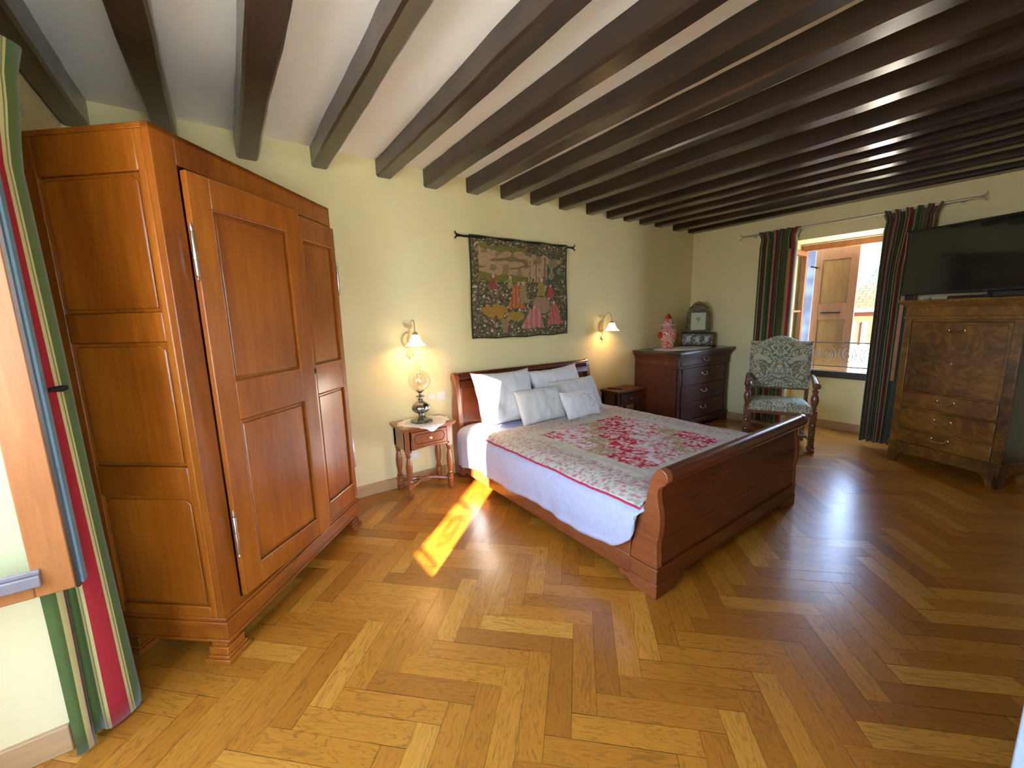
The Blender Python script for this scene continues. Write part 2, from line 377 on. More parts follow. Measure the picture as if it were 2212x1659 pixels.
# ------------------------------------------------------------------ floor
PW, PL = .0905, .430
s2 = 1/math.sqrt(2); verts = []; faces = []; uvs = []; rnd = []
def f_xy(u, v): return ((u+v)*s2, (v-u)*s2)
U0, V0 = -2.379*.955, -5.203*.955
U0 = (-4.899+1.79)*s2; V0 = (-4.899-1.79)*s2
def inside(x, y): return -6.75 < x < .7 and -4.35 < y < .25
for kk in range(-140, 140):
    for jj in range(-14, 15):
        for typ in (0, 1):
            if typ == 0: u0 = kk*PW + jj*PL; u1 = u0+PL; v0 = kk*PW - jj*PL; v1 = v0+PW
            else: u0 = kk*PW+PL+jj*PL; u1 = u0+PW; v1 = (kk+1)*PW - jj*PL; v0 = v1-PL
            u0 += U0; u1 += U0; v0 += V0; v1 += V0
            cx, cy_ = f_xy((u0+u1)/2, (v0+v1)/2)
            if not inside(cx, cy_): continue
            g = .0006
            pts = [(u0+g, v0+g), (u1-g, v0+g), (u1-g, v1-g), (u0+g, v1-g)]
            b0 = len(verts); tz = random.uniform(-.0007, .0007); tw = random.uniform(-.0005, .0005)
            for q, (a, c2) in enumerate(pts):
                x, y = f_xy(a, c2); verts.append((x, y, (tz if q in (0, 1) else -tz) + (tw if q in (1, 2) else -tw)))
            faces.append((b0, b0+1, b0+2, b0+3)); r = random.random(); rnd.append(r)
            o_ = random.random()*10
            uvs += [(0, o_), (PL, o_), (PL, o_+PW), (0, o_+PW)] if typ == 0 else [(0, o_), (0, o_+PW), (PL, o_+PW), (PL, o_)]
fm = MB(); fm.v = verts; fm.f = faces; fm.m = [0]*len(faces)
fm.add([(-6.8, -4.4, -.003), (.8, -4.4, -.003), (.8, .3, -.003), (-6.8, .3, -.003)], [(0, 1, 2, 3)], 1)
fm.box(-6.8, .8, -4.4, .3, -.2, -.01, 1)
fo = struct('floor', fm, ['floor', 'groove'], 'honey oak herringbone parquet floor', 'floor')
me = fo.data; ul = me.uv_layers.new(name='UVMap')
for i, u in enumerate(uvs): ul.data[i].uv = u
at = me.attributes.new('rnd', 'FLOAT', 'FACE'); at.data.foreach_set('value', rnd + [0]*(len(me.polygons)-len(rnd)))

# ------------------------------------------------------------------ walls
RW0, RW1 = -1.17, -2.27      # right niche y-range
LW0, LW1 = -1.40, -3.02      # left niche y-range
wm = MB(); wm.box(XL-.55, NW+.1, 0, .3, 0, 2.8)
struct('wall_back', wm, 'wall', 'cream limewashed wall behind the bed', 'wall')
wm = MB(); wm.box(0, NW+.1, 0, RW0, 0, 2.8); wm.box(0, NW+.1, RW1, YF-.3, 0, 2.8); wm.box(0, NW+.1, RW0, RW1, 2.21, 2.8); wm.box(NW, NW+.1, RW0, RW1, 0, .62)
struct('wall_right', wm, 'wall', 'cream wall with the niche of the far window', 'wall')
wm = MB(); wm.box(XL, XL-.55, 0, LW0, 0, 2.8); wm.box(XL, XL-.55, LW1, YF-.3, 0, 2.8); wm.box(XL, XL-.55, LW0, LW1, 2.26, 2.8); wm.box(XL-.47, XL-.55, LW0, LW1, 0, .62)
struct('wall_left', wm, 'wall', 'cream wall with the deep niche of the near open window', 'wall')
FW0, FW1 = -5.85, -4.75
wm = MB(); wm.box(XL-.55, FW0, YF, YF-.3, 0, 2.8); wm.box(FW1, NW+.1, YF, YF-.3, 0, 2.8); wm.box(FW0, FW1, YF, YF-.3, 0, .02); wm.box(FW0, FW1, YF, YF-.3, 2.40, 2.8)
struct('wall_front', wm, 'wall', 'cream wall behind the photographer', 'wall')
cmz = MB(); cmz.box(XL-.55, NW+.1, .3, YF-.3, H, 2.85)
struct('ceiling', cmz, 'ceil', 'white plaster ceiling between dark beams', 'ceiling')
k = MB(); k.box(XL-.6, NW+.15, .4, YF-.4, 2.85, 5.5); tag(k.build('sky_blocker', 'whitewash'), 'added unseen box over the bedroom that blocks sky light', 'roof', kind='structure')  # added above the ceiling to keep sky light off the far shutter
# baseboards
bh, bt = .096, .018
def skirt(name, segs, lab):
    k = MB()
    for (x0, x1, y0, y1) in segs: k.box(x0, x1, y0, y1, 0, bh)
    struct(name, k, 'skirt', lab, 'baseboard', bevel=.003)
skirt('baseboard_back', [(XL, 0, 0, -bt)], 'light oak baseboard along the wall behind the bed')
skirt('baseboard_right', [(-bt, 0, 0, RW0), (0, NW, RW0, RW0-bt), (NW-bt, NW, RW0, RW1), (0, NW, RW1, RW1+bt), (-bt, 0, RW1, YF)], 'pale baseboard under the far window')
skirt('baseboard_left', [(XL, XL+bt, 0, LW0), (XL-.47, XL, LW0, LW0-bt), (XL-.47, XL-.47+bt, LW0, LW1), (XL, XL+bt, LW1, YF)], 'light oak baseboard in the near window niche')

# beams
BX = [(-6.02,-5.91),(-5.645,-5.53),(-5.26,-5.135),(-4.82,-4.72),(-4.37,-4.255),(-3.99,-3.87),(-3.59,-3.46),(-3.23,-3.11),(-2.88,-2.77),(-2.51,-2.39),(-2.11,-2.0),(-1.79,-1.67),(-1.49,-1.38),(-1.20,-1.08),(-.89,-.77),(-.50,-.37),(-.14,0)]
HBS = [2.475, 2.475, 2.455, 2.488, 2.500, 2.488, 2.505]
ORD = ['first','second','third','fourth','fifth','sixth','seventh','eighth','ninth','tenth','eleventh','twelfth','thirteenth','fourteenth','fifteenth','sixteenth','last']
for i, (a, b_) in enumerate(BX):
    k = MB(); N = 60; sd = i*13.7; ch = .012
    for j in range(N+1):
        y = .0 + (YF)*j/N
        wob = lambda q, s_=.008: s_*noise.noise(Vector((y*1.3, sd+q, .3))) + .35*s_*noise.noise(Vector((y*6, sd+q, 2.3)))
        xl, xr, zb = a+wob(0)*1.5, b_+wob(5)*1.5, HBS[min(i, 6)]+wob(9)
        if i == 0: xl = a
        if i == len(BX)-1: xr = b_
        k.v += [(xl, y, H+.02), (xl, y, zb+ch), (xl+ch, y, zb), (xr-ch, y, zb), (xr, y, zb+ch), (xr, y, H+.02)]
    for j in range(N):
        for q in range(5): k.f.append((j*6+q, j*6+q+1, (j+1)*6+q+1, (j+1)*6+q)); k.m.append(0)
    k.f.append((5, 4, 3, 2, 1, 0)); k.m.append(0); k.f.append(tuple(N*6+q for q in range(6))); k.m.append(0)
    ob = k.build('ceiling_beam', 'beam', ang=35)
    tag(ob, 'dark oak ceiling beam, %s counting from the armoire corner' % ORD[i] if i < 16 else 'dark oak ceiling beam flush with the far window wall', 'beam', 'dark ceiling beams', 'structure')

# ------------------------------------------------------------------ right window (window_1)
def sash(parent, w_, z0, z1, X, sw=.055, th=.045, nm='sash', mat=None, bars=(.5,)):
    k = MB(); rframe(k, 0, w_, z0, z1, 0, th, sw, 0, X, sw, sw*1.3)
    for q in bars: zc = z0+(z1-z0)*q; k.box(sw, w_-sw, .01, th-.01, zc-.012, zc+.012, 0, X)
    o = k.build(nm, mat or 'winwood', parent, bevel=.004)
    g = MB(); g.box(sw, w_-sw, th*.45, th*.55, z0+sw*1.3, z1-sw, 0, X); g.build('pane', 'glass', o)
    return o
w1 = thing('window_1', 'open casement window with oak frame over the armchair', 'window', (NW, 0, 0), kind='structure')
k = MB(); X = Matrix.Identity(4)
k.box(0, .06, RW0, RW0-.05, .62, 2.20); k.box(0, .06, RW1, RW1+.05, .62, 2.20); k.box(-.01, .06, RW0, RW1, 2.13, 2.20)
k.build('window_frame', 'winwood', w1, bevel=.004)
k = MB(); k.box(-.03, .08, RW0, RW1, .62, .70); k.build('sill', 'secside', w1, bevel=.006)
# inward-opened sashes at right angles to the wall
X = Matrix.Translation((0, RW0-.03, 0)) @ rotv(PI+.06); sash(w1, .55, .71, 2.12, X)
X = Matrix.Translation((0, RW1+.03, 0)) @ rotv(PI-.06); sash(w1, .55, .71, 2.12, X)

# left window (window_2)
w2 = thing('window_2', 'open casement window with oak frame beside the striped curtain', 'window', (XL-.47, 0, 0), kind='structure')
k = MB(); k.box(-.06, 0, LW0, LW0-.05, .58, 2.26); k.box(-.06, 0, LW1, LW1+.05, .58, 2.26); k.box(-.06, 0, LW0, LW1, 2.18, 2.26); k.box(-.08, .03, LW0, LW1, .56, .62)
k.build('window_frame', 'winwood', w2, bevel=.004)
# far sash: opened 90 deg, free edge reaches the curtain
SA = .61; k = MB(); X = Matrix.Translation((0, -1.515, 0)) @ rotv(-.03)
rframe(k, 0, SA-.022, .625, 2.17, 0, .045, .085, 0, X, .085, .07)
so1 = k.build('sash', 'winwood', w2, bevel=.004)
g = MB(); g.box(.08, SA-.105, .02, .024, .69, 2.09, 0, X); g.build('pane', 'glass', so1)
g = MB(); g.box(.05, SA-.085, -.018, .0, .665, .70, 0, X); g.box(.05, SA-.085, -.010, .0, .70, .715, 0, X); g.build('weather_bar', 'greyal', so1, bevel=.003)
g = MB(); g.box(SA-.022, SA-.014, .0, .05, .625, 2.17, 0, X); g.build('edge_board', 'secside', so1)
g = MB(); g.box(SA-.014, SA-.008, .016, .046, .63, 2.17, 0, X); g.build('blue_seal', 'seal', so1)
g = MB(); g.tube([(SA-.004, .045, 1.235), (SA+.018, .06, 1.235), (SA+.03, .065, 1.237)], [.007, .010, .006], 8, 0, X); g.build('handle', 'iron', so1)
X = Matrix.Translation((0, LW1+.075, 0)) @ rotv(.02); sash(w2, .58, .625, 2.17, X, .07)

w3 = thing('added_window_3', 'added unseen casement window for fill light behind the photographer', 'window', (0, YF-.28, 0), kind='structure')  # added out of view; its skylight brightens the back wall and ceiling
k = MB(); rframe(k, FW0, FW1, .02, 2.40, -.03, .03, .05); k.build('window_frame', 'winwoodx', w3, bevel=.004)
sash(w3, .50, .07, 2.35, Matrix.Translation((FW0+.05, -.02, 0)), .05); sash(w3, .50, .07, 2.35, Matrix.Translation((FW0+.55, -.02, 0)), .05)

# ------------------------------------------------------------------ door leaf close to the camera
d1 = thing('door_1', 'white painted door leaf standing open beside the photographer', 'door', (-4.14, -3.26, 0), kind='structure')
k = MB(); k.box(0, .04, 0, -.80, .005, 2.03); dd = k.build('door_leaf', 'doorpaint', d1, bevel=.003)
k = MB()
for (z0, z1) in ((.2, .9), (1.05, 1.85)): k.box(-.006, 0, -.12, -.68, z0, z1)
k.build('door_panel', 'doorpaint', d1, bevel=.005)
k = MB(); k.tube([(0, -.06, 1.0), (-.05, -.06, 1.0), (-.055, -.16, 1.0)], .009, 8); k.build('door_handle', 'brass', d1)

# ------------------------------------------------------------------ curtains
def curtain(name, path, z0, z1, label, group, gather=None, mat='curtain', hdr=.07, flare=0, taper=1, pull=0, uoff=0, usc=1):
    """path(t)-> (x,y) plan curve for t in 0..1; cloth UV = arc length"""
    N = 260; nz = 26
    pts = [Vector((*path(i/N), 0)) for i in range(N+1)]; arc = [0]
    for i in range(N): arc.append(arc[-1] + (pts[i+1]-pts[i]).length)
    ce = sum((p for p in pts), Vector())/len(pts)
    k = MB()
    for j in range(nz+1):
        z = z0+(z1-z0)*j/nz; hh = (z1-z)
        for p in pts:
            q = p-ce; s_ = 1.0
            if hh < hdr*1.6: s_ = 1.0+.10*math.sin(PI*min(1, hh/(hdr*1.6)))*-1 + (.12 if hh < hdr*.8 else 0)
            low = (1-j/nz)
            n_ = noise.noise(Vector((p.x*9, p.y*9, z*1.1)))*.010*low
            x, y = ce.x+q.x*(s_+flare*low)+n_, ce.y+q.y*(s_+flare*low)+n_
            if pull: x = -5.995+(x+5.995)*(1-pull*(1-low)**.8*min(1, max(-.25, (hh-.10)/.22)))
            if taper != 1:
                f_ = min(1, max(0, (z1-.05-z)/.55)); f_ = f_*f_*(3-2*f_); y = pts[0].y + (y-pts[0].y)*(1+(taper-1)*f_)
            k.v.append((x, y, z))
    for j in range(nz):
        for i in range(N): a = j*(N+1)+i; k.f.append((a, a+1, a+N+2, a+N+1)); k.m.append(0)
    o = k.build(name, mat, ang=60, solid=.003); uvmap(o, lambda vi: ((arc[vi % (N+1)]+uoff)*usc, 0))
    return tag(o, label, 'curtain', group)
def wavy(y0, y1, x, amp, n, ph=0):
    return lambda t: (x + amp*math.sin(2*PI*n*t+ph) + .2*amp*math.sin(2*PI*n*t*2.3+1), y0+(y1-y0)*t + .012*math.sin(4*PI*n*t))
curtain('curtain', wavy(-.905, -1.30, -.09, .055, 6.0, .4), .07, 2.345, 'striped curtain panel behind the floral armchair', 'striped curtains', usc=1.63, mat='curtain_shaded')
curtain('curtain', wavy(-2.02, -2.40, -.09, .055, 5.6, 1.2), .06, 2.345, 'striped curtain panel between far window and burr walnut secretary', 'striped curtains', usc=1.47, uoff=.1, taper=.80, mat='curtain_shaded')
# near curtain: polyline plan with a broad front fold
PP = [(-6.0,-1.47),(-5.975,-1.462),(-5.955,-1.435),(-5.972,-1.405),(-5.955,-1.392),(-5.925,-1.405),(-5.885,-1.378),(-5.855,-1.330),(-5.872,-1.285),(-5.93,-1.27),(-5.985,-1.25),(-5.98,-1.215),(-5.94,-1.205),(-5.905,-1.18),(-5.912,-1.14),(-5.955,-1.12),(-5.985,-1.09),(-5.97,-1.06),(-5.935,-1.05)]
def cr(t):
    n = len(PP)-1; x = t*n; i = min(int(x), n-1); f = x-i
    P0, P1, P2, P3 = PP[max(i-1,0)], PP[i], PP[i+1], PP[min(i+2,n)]
    return tuple(.5*((2*P1[q])+(-P0[q]+P2[q])*f+(2*P0[q]-5*P1[q]+4*P2[q]-P3[q])*f*f+(-P0[q]+3*P1[q]-3*P2[q]+P3[q])*f**3) for q in (0, 1))
curtain('curtain', cr, .012, 2.23, 'striped green, cream and red curtain beside the open near window', 'striped curtains', hdr=.08, pull=.24)
def rod(p0, p1, lab, wallx):
    t = thing('curtain_rod', lab, 'curtain rod', p0)
    d = Vector(p1)-Vector(p0); k = MB(); k.tube([(0, 0, 0), tuple(d)], .011, 10); k.build('pole', 'rodcream', t)
    for e_, sg in ((Vector((0, 0, 0)), 1), (d, -1)):
        k = MB(); dy = -.0+ (1 if e_.length == 0 else -1)*.0
        yy = e_.y; s_ = 1 if e_.length == 0 else -1
        for up_ in (1, -1): k.tube([(0, yy, 0), (0, yy+s_*.025, 0), (0, yy+s_*.05, up_*.012), (0, yy+s_*.07, up_*.03), (0, yy+s_*.065, up_*.042)], [.009, .008, .006, .005, .003], 7)
        k.build('finial', 'rodcream', t)
    for yy in (d.y*.04, d.y*.96):
        k = MB(); k.tube([(0, yy, 0), (wallx-p0[0], yy, 0)], .007, 8); k.lathe([(.001, 0), (.022, 0), (.022, .006), (.001, .006)], (0, 0, 0), 12, 0, Matrix.Translation((wallx-p0[0], yy, 0)) @ Matrix.Rotation(PI/2 if wallx > p0[0] else -PI/2, 4, 'Y') @ Matrix.Translation((0, 0, -.006)))
        k.build('bracket', 'rodcream', t)
rod((-.085, -.74, 2.335), (-.085, -2.60, 2.335), 'cream metal curtain rod over the far window', 0)
rod((-5.94, -1.02, 2.215), (-5.94, -3.3, 2.215), 'cream metal curtain rod over the near window', XL)

# ------------------------------------------------------------------ armoire
A0 = (-5.599, -1.319, 0); AR = math.atan2(.75, .662)
ar = thing('armoire', 'tall walnut armoire with paneled doors, across the corner beside the near curtain', 'wardrobe', A0, AR)
AW, AH, AD = 1.155, 2.11, .53
ym = lambda v: v   # local y = depth into corner
k = MB()
# carcass: front frame, top, back, right side
k.box(.03, .125, 0, .03, .19, AH); k.box(1.14, 1.155, 0, .03, .19, AH); k.box(.125, 1.14, 0, .03, 2.0, AH); k.box(.125, 1.14, 0, .03, .19, .225)
k.box(.03, AW, 0, AD, AH-.02, AH); k.box(.06, AW-.01, AD-.02, AD, .19, AH-.02); k.box(AW-.025, AW, .03, AD, .19, AH-.02); k.box(.06, AW-.02, .03, AD-.02, .19, .22)
k.build('carcass', 'armoire', ar, bevel=.003)
# left side with 3 fielded panels
k = MB(); sx0, sx1 = .03, .058
k.box(sx0, sx1, 0.0305, .06, .19, AH-.02); k.box(sx0, sx1, AD-.06, AD, .19, AH-.02)
for (z0, z1) in ((1.955, AH-.02), (1.355, 1.465), (.735, .86), (.19, .245)): k.box(sx0, sx1, .06, AD-.06, z0, z1)
k.build('side_frame', 'armoire', ar, bevel=.004)
for (z0, z1) in ((1.465, 1.955), (.86, 1.355), (.245, .735)):
    k = MB(); k.box(sx0+.012, sx0+.02, .06, AD-.06, z0, z1)
    # fielded centre
    k.prism([(.075, z0+.015), (AD-.075, z0+.015), (AD-.075, z1-.03), (AD-.095, z1-.015), (.095, z1-.015), (.075, z1-.03)], sx0+.012, sx0+.004, 'x')
    k.build('side_panel', 'armoire', ar, bevel=.004)
# plinth moulding
k = MB()
for (z0, z1, o_) in ((.095, .165, .0), (.165, .185, .014), (.185, .20, .006), (.088, .10, .01)):
    k.box(.03-o_, AW+.01+o_, -o_-.004, AD, z0, z1)
k.build('plinth', 'armoire_h', ar, bevel=.003)
def foot(x0, x1, y0, y1, nm='foot'):
    k = MB()
    for (z0, z1, o_) in ((.0, .022, .022), (.022, .035, .014), (.035, .07, .008), (.07, .09, .0)):
        k.box(x0-o_, x1+o_, y0-o_, y1+o_, z0, z1)
    k.build(nm, 'armoire_h', ar, bevel=.003)
foot(.022, .10, 0.0, .07); foot(1.08, 1.155, 0.0, .07); foot(.04, .11, AD-.09, AD-.02); foot(1.08, 1.14, AD-.09, AD-.02)
def adoor(x0, x1, ang, hinge_left, sw, key=False):
    hx = x0 if hinge_left else x1; w_ = x1-x0
    X = Matrix.Translation((hx, -.002, 0)) @ rotv(-ang if hinge_left else ang)
    a0 = 0 if hinge_left else -w_; a1 = a0+w_
    k = MB(); z0, z1 = .235, 1.985
    k.box(a0, a0+sw[0], -.026, 0, z0, z1, 0, X); k.box(a1-sw[1], a1, -.026, 0, z0, z1, 0, X)
    b0, b1 = a0+sw[0], a1-sw[1]
    for q in ((z0, .335), (1.005, 1.175), (1.865, z1)): k.box(b0, b1, -.026, 0, q[0], q[1], 0, X)
    o = k.build('door', 'armoire', ar, bevel=.004)
    for (c0, c1) in ((.335, 1.005), (1.175, 1.865)):
        k = MB(); k.box(b0, b1, -.012, -.004, c0, c1, 0, X); k.box(b0+.018, b1-.018, -.018, -.010, c0+.018, c1-.018, 0, X); k.build('door_panel', 'armoire', o, bevel=.006)
        k = MB(); r_ = .006
        for (p, q) in (((b0, c0), (b1, c0)), ((b1, c0), (b1, c1)), ((b1, c1), (b0, c1)), ((b0, c1), (b0, c0))):
            k.tube([(p[0], -.022, p[1]), (q[0], -.022, q[1])], r_, 6, 0, X)
        k.build('moulding', 'armoire_h', o)
    xh = a0 if hinge_left else a1
    for zc in (.53, 1.69):
        k = MB(); xo = -.006 if hinge_left else .006
        k.lathe([(.0, -.11), (.005, -.105), (.003, -.095), (.007, -.09), (.007, -.03), (.009, -.028), (.009, .0), (.007, .002), (.007, .07), (.004, .075), (.007, .085), (.0, .11)], (xh+xo, -.024, zc), 10, 0, X)
        k.build('hinge', 'steel', o)
    if key:
        k = MB(); k.box(a0+.018, a0+.034, -.029, -.025, 1.10, 1.19, 0, X); k.tube([(a0+.026, -.025, 1.15), (a0+.026, -.055, 1.15)], .004, 8, 0, X); k.tube([(a0+.026, -.055, 1.135), (a0+.026, -.062, 1.15), (a0+.026, -.055, 1.165)], .004, 8, 0, X)
        k.build('key', 'iron', o)
    return o
adoor(.128, .722, .085, True, (.092, .10))
adoor(.724, 1.138, 0, False, (.085, .045), True)

# ------------------------------------------------------------------ bed
bx0, bx1, byf = -3.84, -2.15, -2.165
BC = (-2.995, -1.1, 0); bed = thing('sleigh_bed', 'cherry wood double sleigh bed with scrolled footboard', 'bed', BC)
T = Matrix.Translation((-BC[0], -BC[1], 0))
PO = [(-2.166,.006),(-2.166,.17),(-2.162,.25),(-2.160,.302),(-2.168,.34),(-2.172,.38),(-2.173,.43),(-2.168,.47),(-2.160,.503),(-2.153,.54),(-2.153,.57),(-2.160,.59),(-2.176,.603),(-2.192,.613),(-2.204,.632),(-2.206,.655),(-2.198,.675),(-2.182,.686),(-2.166,.688),(-2.148,.680),(-2.133,.664),(-2.120,.640),(-2.110,.60),(-2.099,.555),(-2.089,.493),(-2.075,.455),(-2.060,.425),(-2.044,.37),(-2.028,.30),(-2.016,.25),(-2.008,.19),(-2.006,.15),(-2.03,.006)]
def post(x0, x1, poly, nm='footpost'):
    k = MB(); k.prism(poly, x0, x1, 'x', 0, T); return k.build(nm, 'bed_lit', bed, bevel=.004, ang=30)
PU = [p for p in PO if p[1] > .14]; PU = [(-2.166, .165)] + PU[1:-1] + [(-2.008, .165)]
post(bx0, bx0+.045, PU); post(bx1-.045, bx1, PU)
# curved footboard panel + roll rail
k = MB(); pan = []
out = [(-2.150,.17),(-2.150,.26),(-2.158,.34),(-2.160,.42),(-2.150,.49),(-2.141,.54),(-2.140,.585)]
inn = [(y+.028, z) for y, z in reversed(out)]
k.prism(out+inn, bx0+.045, bx1-.045, 'x', 0, T); k.build('footboard_panel', 'bed_shade', bed, ang=30)
k = MB(); cc = (-2.166, .642); poly = [(cc[0]+.043*math.cos(a), cc[1]+.043*math.sin(a)) for a in [2*PI*i/24 for i in range(24)]]
k.prism(poly, bx0+.045, bx1-.045, 'x', 0, T)
k.prism([(-2.158,.575),(-2.166,.583),(-2.166,.60),(-2.115,.60),(-2.108,.575)], bx0+.045, bx1-.045, 'x', 0, T)
k.build('roll_rail', 'bed_shade', bed, ang=30)
k = MB(); z_ = .17
for (y0, y1, z0, z1) in ((-2.160, -2.02, .155, .305), (-2.166, -2.02, .07, .155)): k.box(bx0+.045, bx1-.045, y0, y1, z0, z1, 0, T)
k.build('foot_rail', 'bed_shade', bed, bevel=.006)
k = MB()
k.box(bx0+.004, bx1-.004, -2.1725, -2.14, .150, .165, 0, T); k.box(bx0+.004, bx1-.004, -2.1675, -2.14, .082, .150, 0, T); k.box(bx0+.004, bx1-.004, -2.1705, -2.14, .070, .082, 0, T)
k.build('plinth', 'bed_shade', bed, bevel=.002)
for a_, b_ in ((bx0-.006, bx0+.046), (bx1-.046, bx1+.006)):
    k = MB(); k.box(a_, b_, -2.171, -2.005, .1505, .1645, 0, T); k.box(a_+.006, b_-.006, -2.1665, -2.008, .0815, .1505, 0, T); k.box(a_+.002, b_-.002, -2.1695, -2.006, .0705, .0815, 0, T)
    k.build('post_base', 'bed_lit', bed, bevel=.002)
FT = [(-2.168,.0),(-2.168,.071),(-1.975,.071),(-1.94,.066),(-1.93,.05),(-1.931,.036),(-1.945,.026),(-1.962,.030),(-1.98,.038),(-2.0,.02),(-2.03,.004),(-2.06,.0)]
FR_ = [(x0, z) for x0, z in [(0,.0),(0,.071),(.19,.071),(.225,.062),(.235,.045),(.225,.03),(.2,.032),(.17,.035),(.14,.012),(.1,.0)]]
k = MB(); k.prism(FT, bx0, bx0+.03, 'x', 0, T); k.prism([(bx0+.001+a, z) for a, z in FR_], -2.1695, -2.14, 'y', 1, T); k.build('bracket_foot', ['bed_lit', 'bed_shade'], bed, bevel=.002)
k = MB(); k.prism(FT, bx1-.03, bx1, 'x', 0, T); k.prism([(bx1-.001-a, z) for a, z in FR_][::-1], -2.1695, -2.14, 'y', 1, T); k.build('bracket_foot', ['bed_lit', 'bed_shade'], bed, bevel=.002)
for xs in ((bx0, bx0+.028), (bx1-.028, bx1)):
    k = MB(); k.box(xs[0], xs[1], -2.006, -.13, .062, .31, 0, T)
    sg = -1 if xs[0] == bx0 else 1; xo = xs[0] if sg < 0 else xs[1]
    k.box(xo, xo+sg*.006, -2.006, -.13, .155, .170, 0, T)
    k.build('side_rail', 'bed_lit', bed, bevel=.004)
k = MB(); k.box(bx0+.03, bx1-.03, -2.0, -.15, .19, .215, 0, T); k.build('slat_base', 'bed_shade', bed)
# headboard: mirrored scroll
HO = [(-.012,.01),(-.150,.01),(-.150,.40),(-.145,.50),(-.136,.60),(-.125,.70),(-.113,.80),(-.104,.85),(-.098,.885),(-.092,.915),(-.078,.935),(-.058,.945),(-.035,.942),(-.016,.928),(-.008,.905),(-.013,.88),(-.030,.855),(-.042,.82),(-.046,.77),(-.038,.72),(-.022,.64),(-.012,.55)]
for x0, x1 in ((bx0, bx0+.045), (bx1-.045, bx1)): post(x0, x1, HO, 'headpost')
k = MB(); cc = (-.052, .900); k.prism([(cc[0]+.040*math.cos(a), cc[1]+.040*math.sin(a)) for a in [2*PI*i/24 for i in range(24)]], bx0+.045, bx1-.045, 'x', 0, T)
k.prism([(-.104,.805),(-.118,.815),(-.112,.835),(-.095,.87),(-.04,.87),(-.06,.805)], bx0+.045, bx1-.045, 'x', 0, T)
k.build('roll_rail', 'bed_shade', bed, ang=30)
k = MB(); o1 = [(-.118,.10),(-.118,.45),(-.108,.55),(-.094,.65),(-.082,.75),(-.078,.82)]; i1 = [(y+.03, z) for y, z in reversed(o1)]
k.prism((o1+i1)[::-1], bx0+.045, bx1-.045, 'x', 0, T); k.build('headboard_panel', 'headboard_lit', bed, ang=30)
for xx in (bx0+.045, bx1-.075): k = MB(); k.prism([(y-.012, z) for y, z in o1]+[(y+.01, z) for y, z in reversed(o1)], xx, xx+.03, 'x', 0, T); k.build('headboard_stile', 'bedv', bed, bevel=.003)
k = MB(); k.box(bx0+.07, bx1-.07, -1.98, -.16, .216, .42, 0, T); mt = k.build('mattress', 'linen', None, bevel=.03); mt.location = BC
tag(mt, 'white mattress under the duvet on the sleigh bed', 'mattress')

# duvet: one cloth over the mattress, hanging on both long sides
def dz_top(x, y):
    return .478 + .010*noise.noise(Vector((x*3, y*3, 0))) + .006*noise.noise(Vector((x*9, y*9, 1)))
k = MB(); Ya, Yb = -.17, -2.085; NU, NVv = 110, 130; hang = .30
def hem(y):
    h = .175 + .012*math.sin(y*9)
    if y > -.55: h -= .03*min(1, (y+.55)/.3)
    t = max(0, (-1.90-y)/.18)
    return h + .16*t**1.5
def ypr(z):
    P_ = [(.15, -2.0), (.25, -2.006), (.30, -2.018), (.37, -2.034), (.425, -2.05), (.455, -2.065), (.493, -2.082), (.6, -2.1)]
    for (a, p), (b2, q) in zip(P_, P_[1:]):
        if z <= b2: return p+(q-p)*max(0, z-a)/(b2-a)
    return -2.1
def duv(u, v):
    y = Ya+(Yb-Ya)*v; W_ = (bx1-bx0); h = hem(y); Ls = .478-h; tot = Ls*2+W_+.04
    s_ = u*tot; fold = noise.noise(Vector((y*5.5, 3.1, 0))) + .5*noise.noise(Vector((y*13, 7.1, 0)))
    R_ = .05
    if s_ < Ls: d = Ls-s_; sgn = -1; q = (Ls-s_)
    elif s_ > tot-Ls: sgn = 1; q = s_-(tot-Ls)
    else:
        x = bx0-.02+(s_-Ls); x_ = min(max(x, bx0-.018), bx1+.018)
        e_ = min(x_-(bx0-.03), (bx1+.03)-x_); dr = .045*math.exp(-(e_/.05)**1.2)
        return (x_-BC[0], y-BC[1], dz_top(x_, y)-dr)
    xx = (bx0-.022) if sgn < 0 else (bx1+.022)
    rel = q/max(Ls, .01)
    off = .010+.022*rel*fold + .012*math.sin(PI*min(1, rel*1.2))
    x = xx + sgn*off
    if sgn < 0: x = min(x, bx0-.010)
    else: x = max(x, bx1+.010)
    zz = .478-.045-q*(Ls-.045)/Ls
    return (x-BC[0], max(y+.01*rel*fold, ypr(zz)-.014)-BC[1], zz)
k.grid(duv, NU, NVv)
dv = k.build('duvet', 'duvet', None, ang=80, solid=.012); dv.location = BC
tag(dv, 'white duvet hanging over the sides of the sleigh bed', 'duvet')

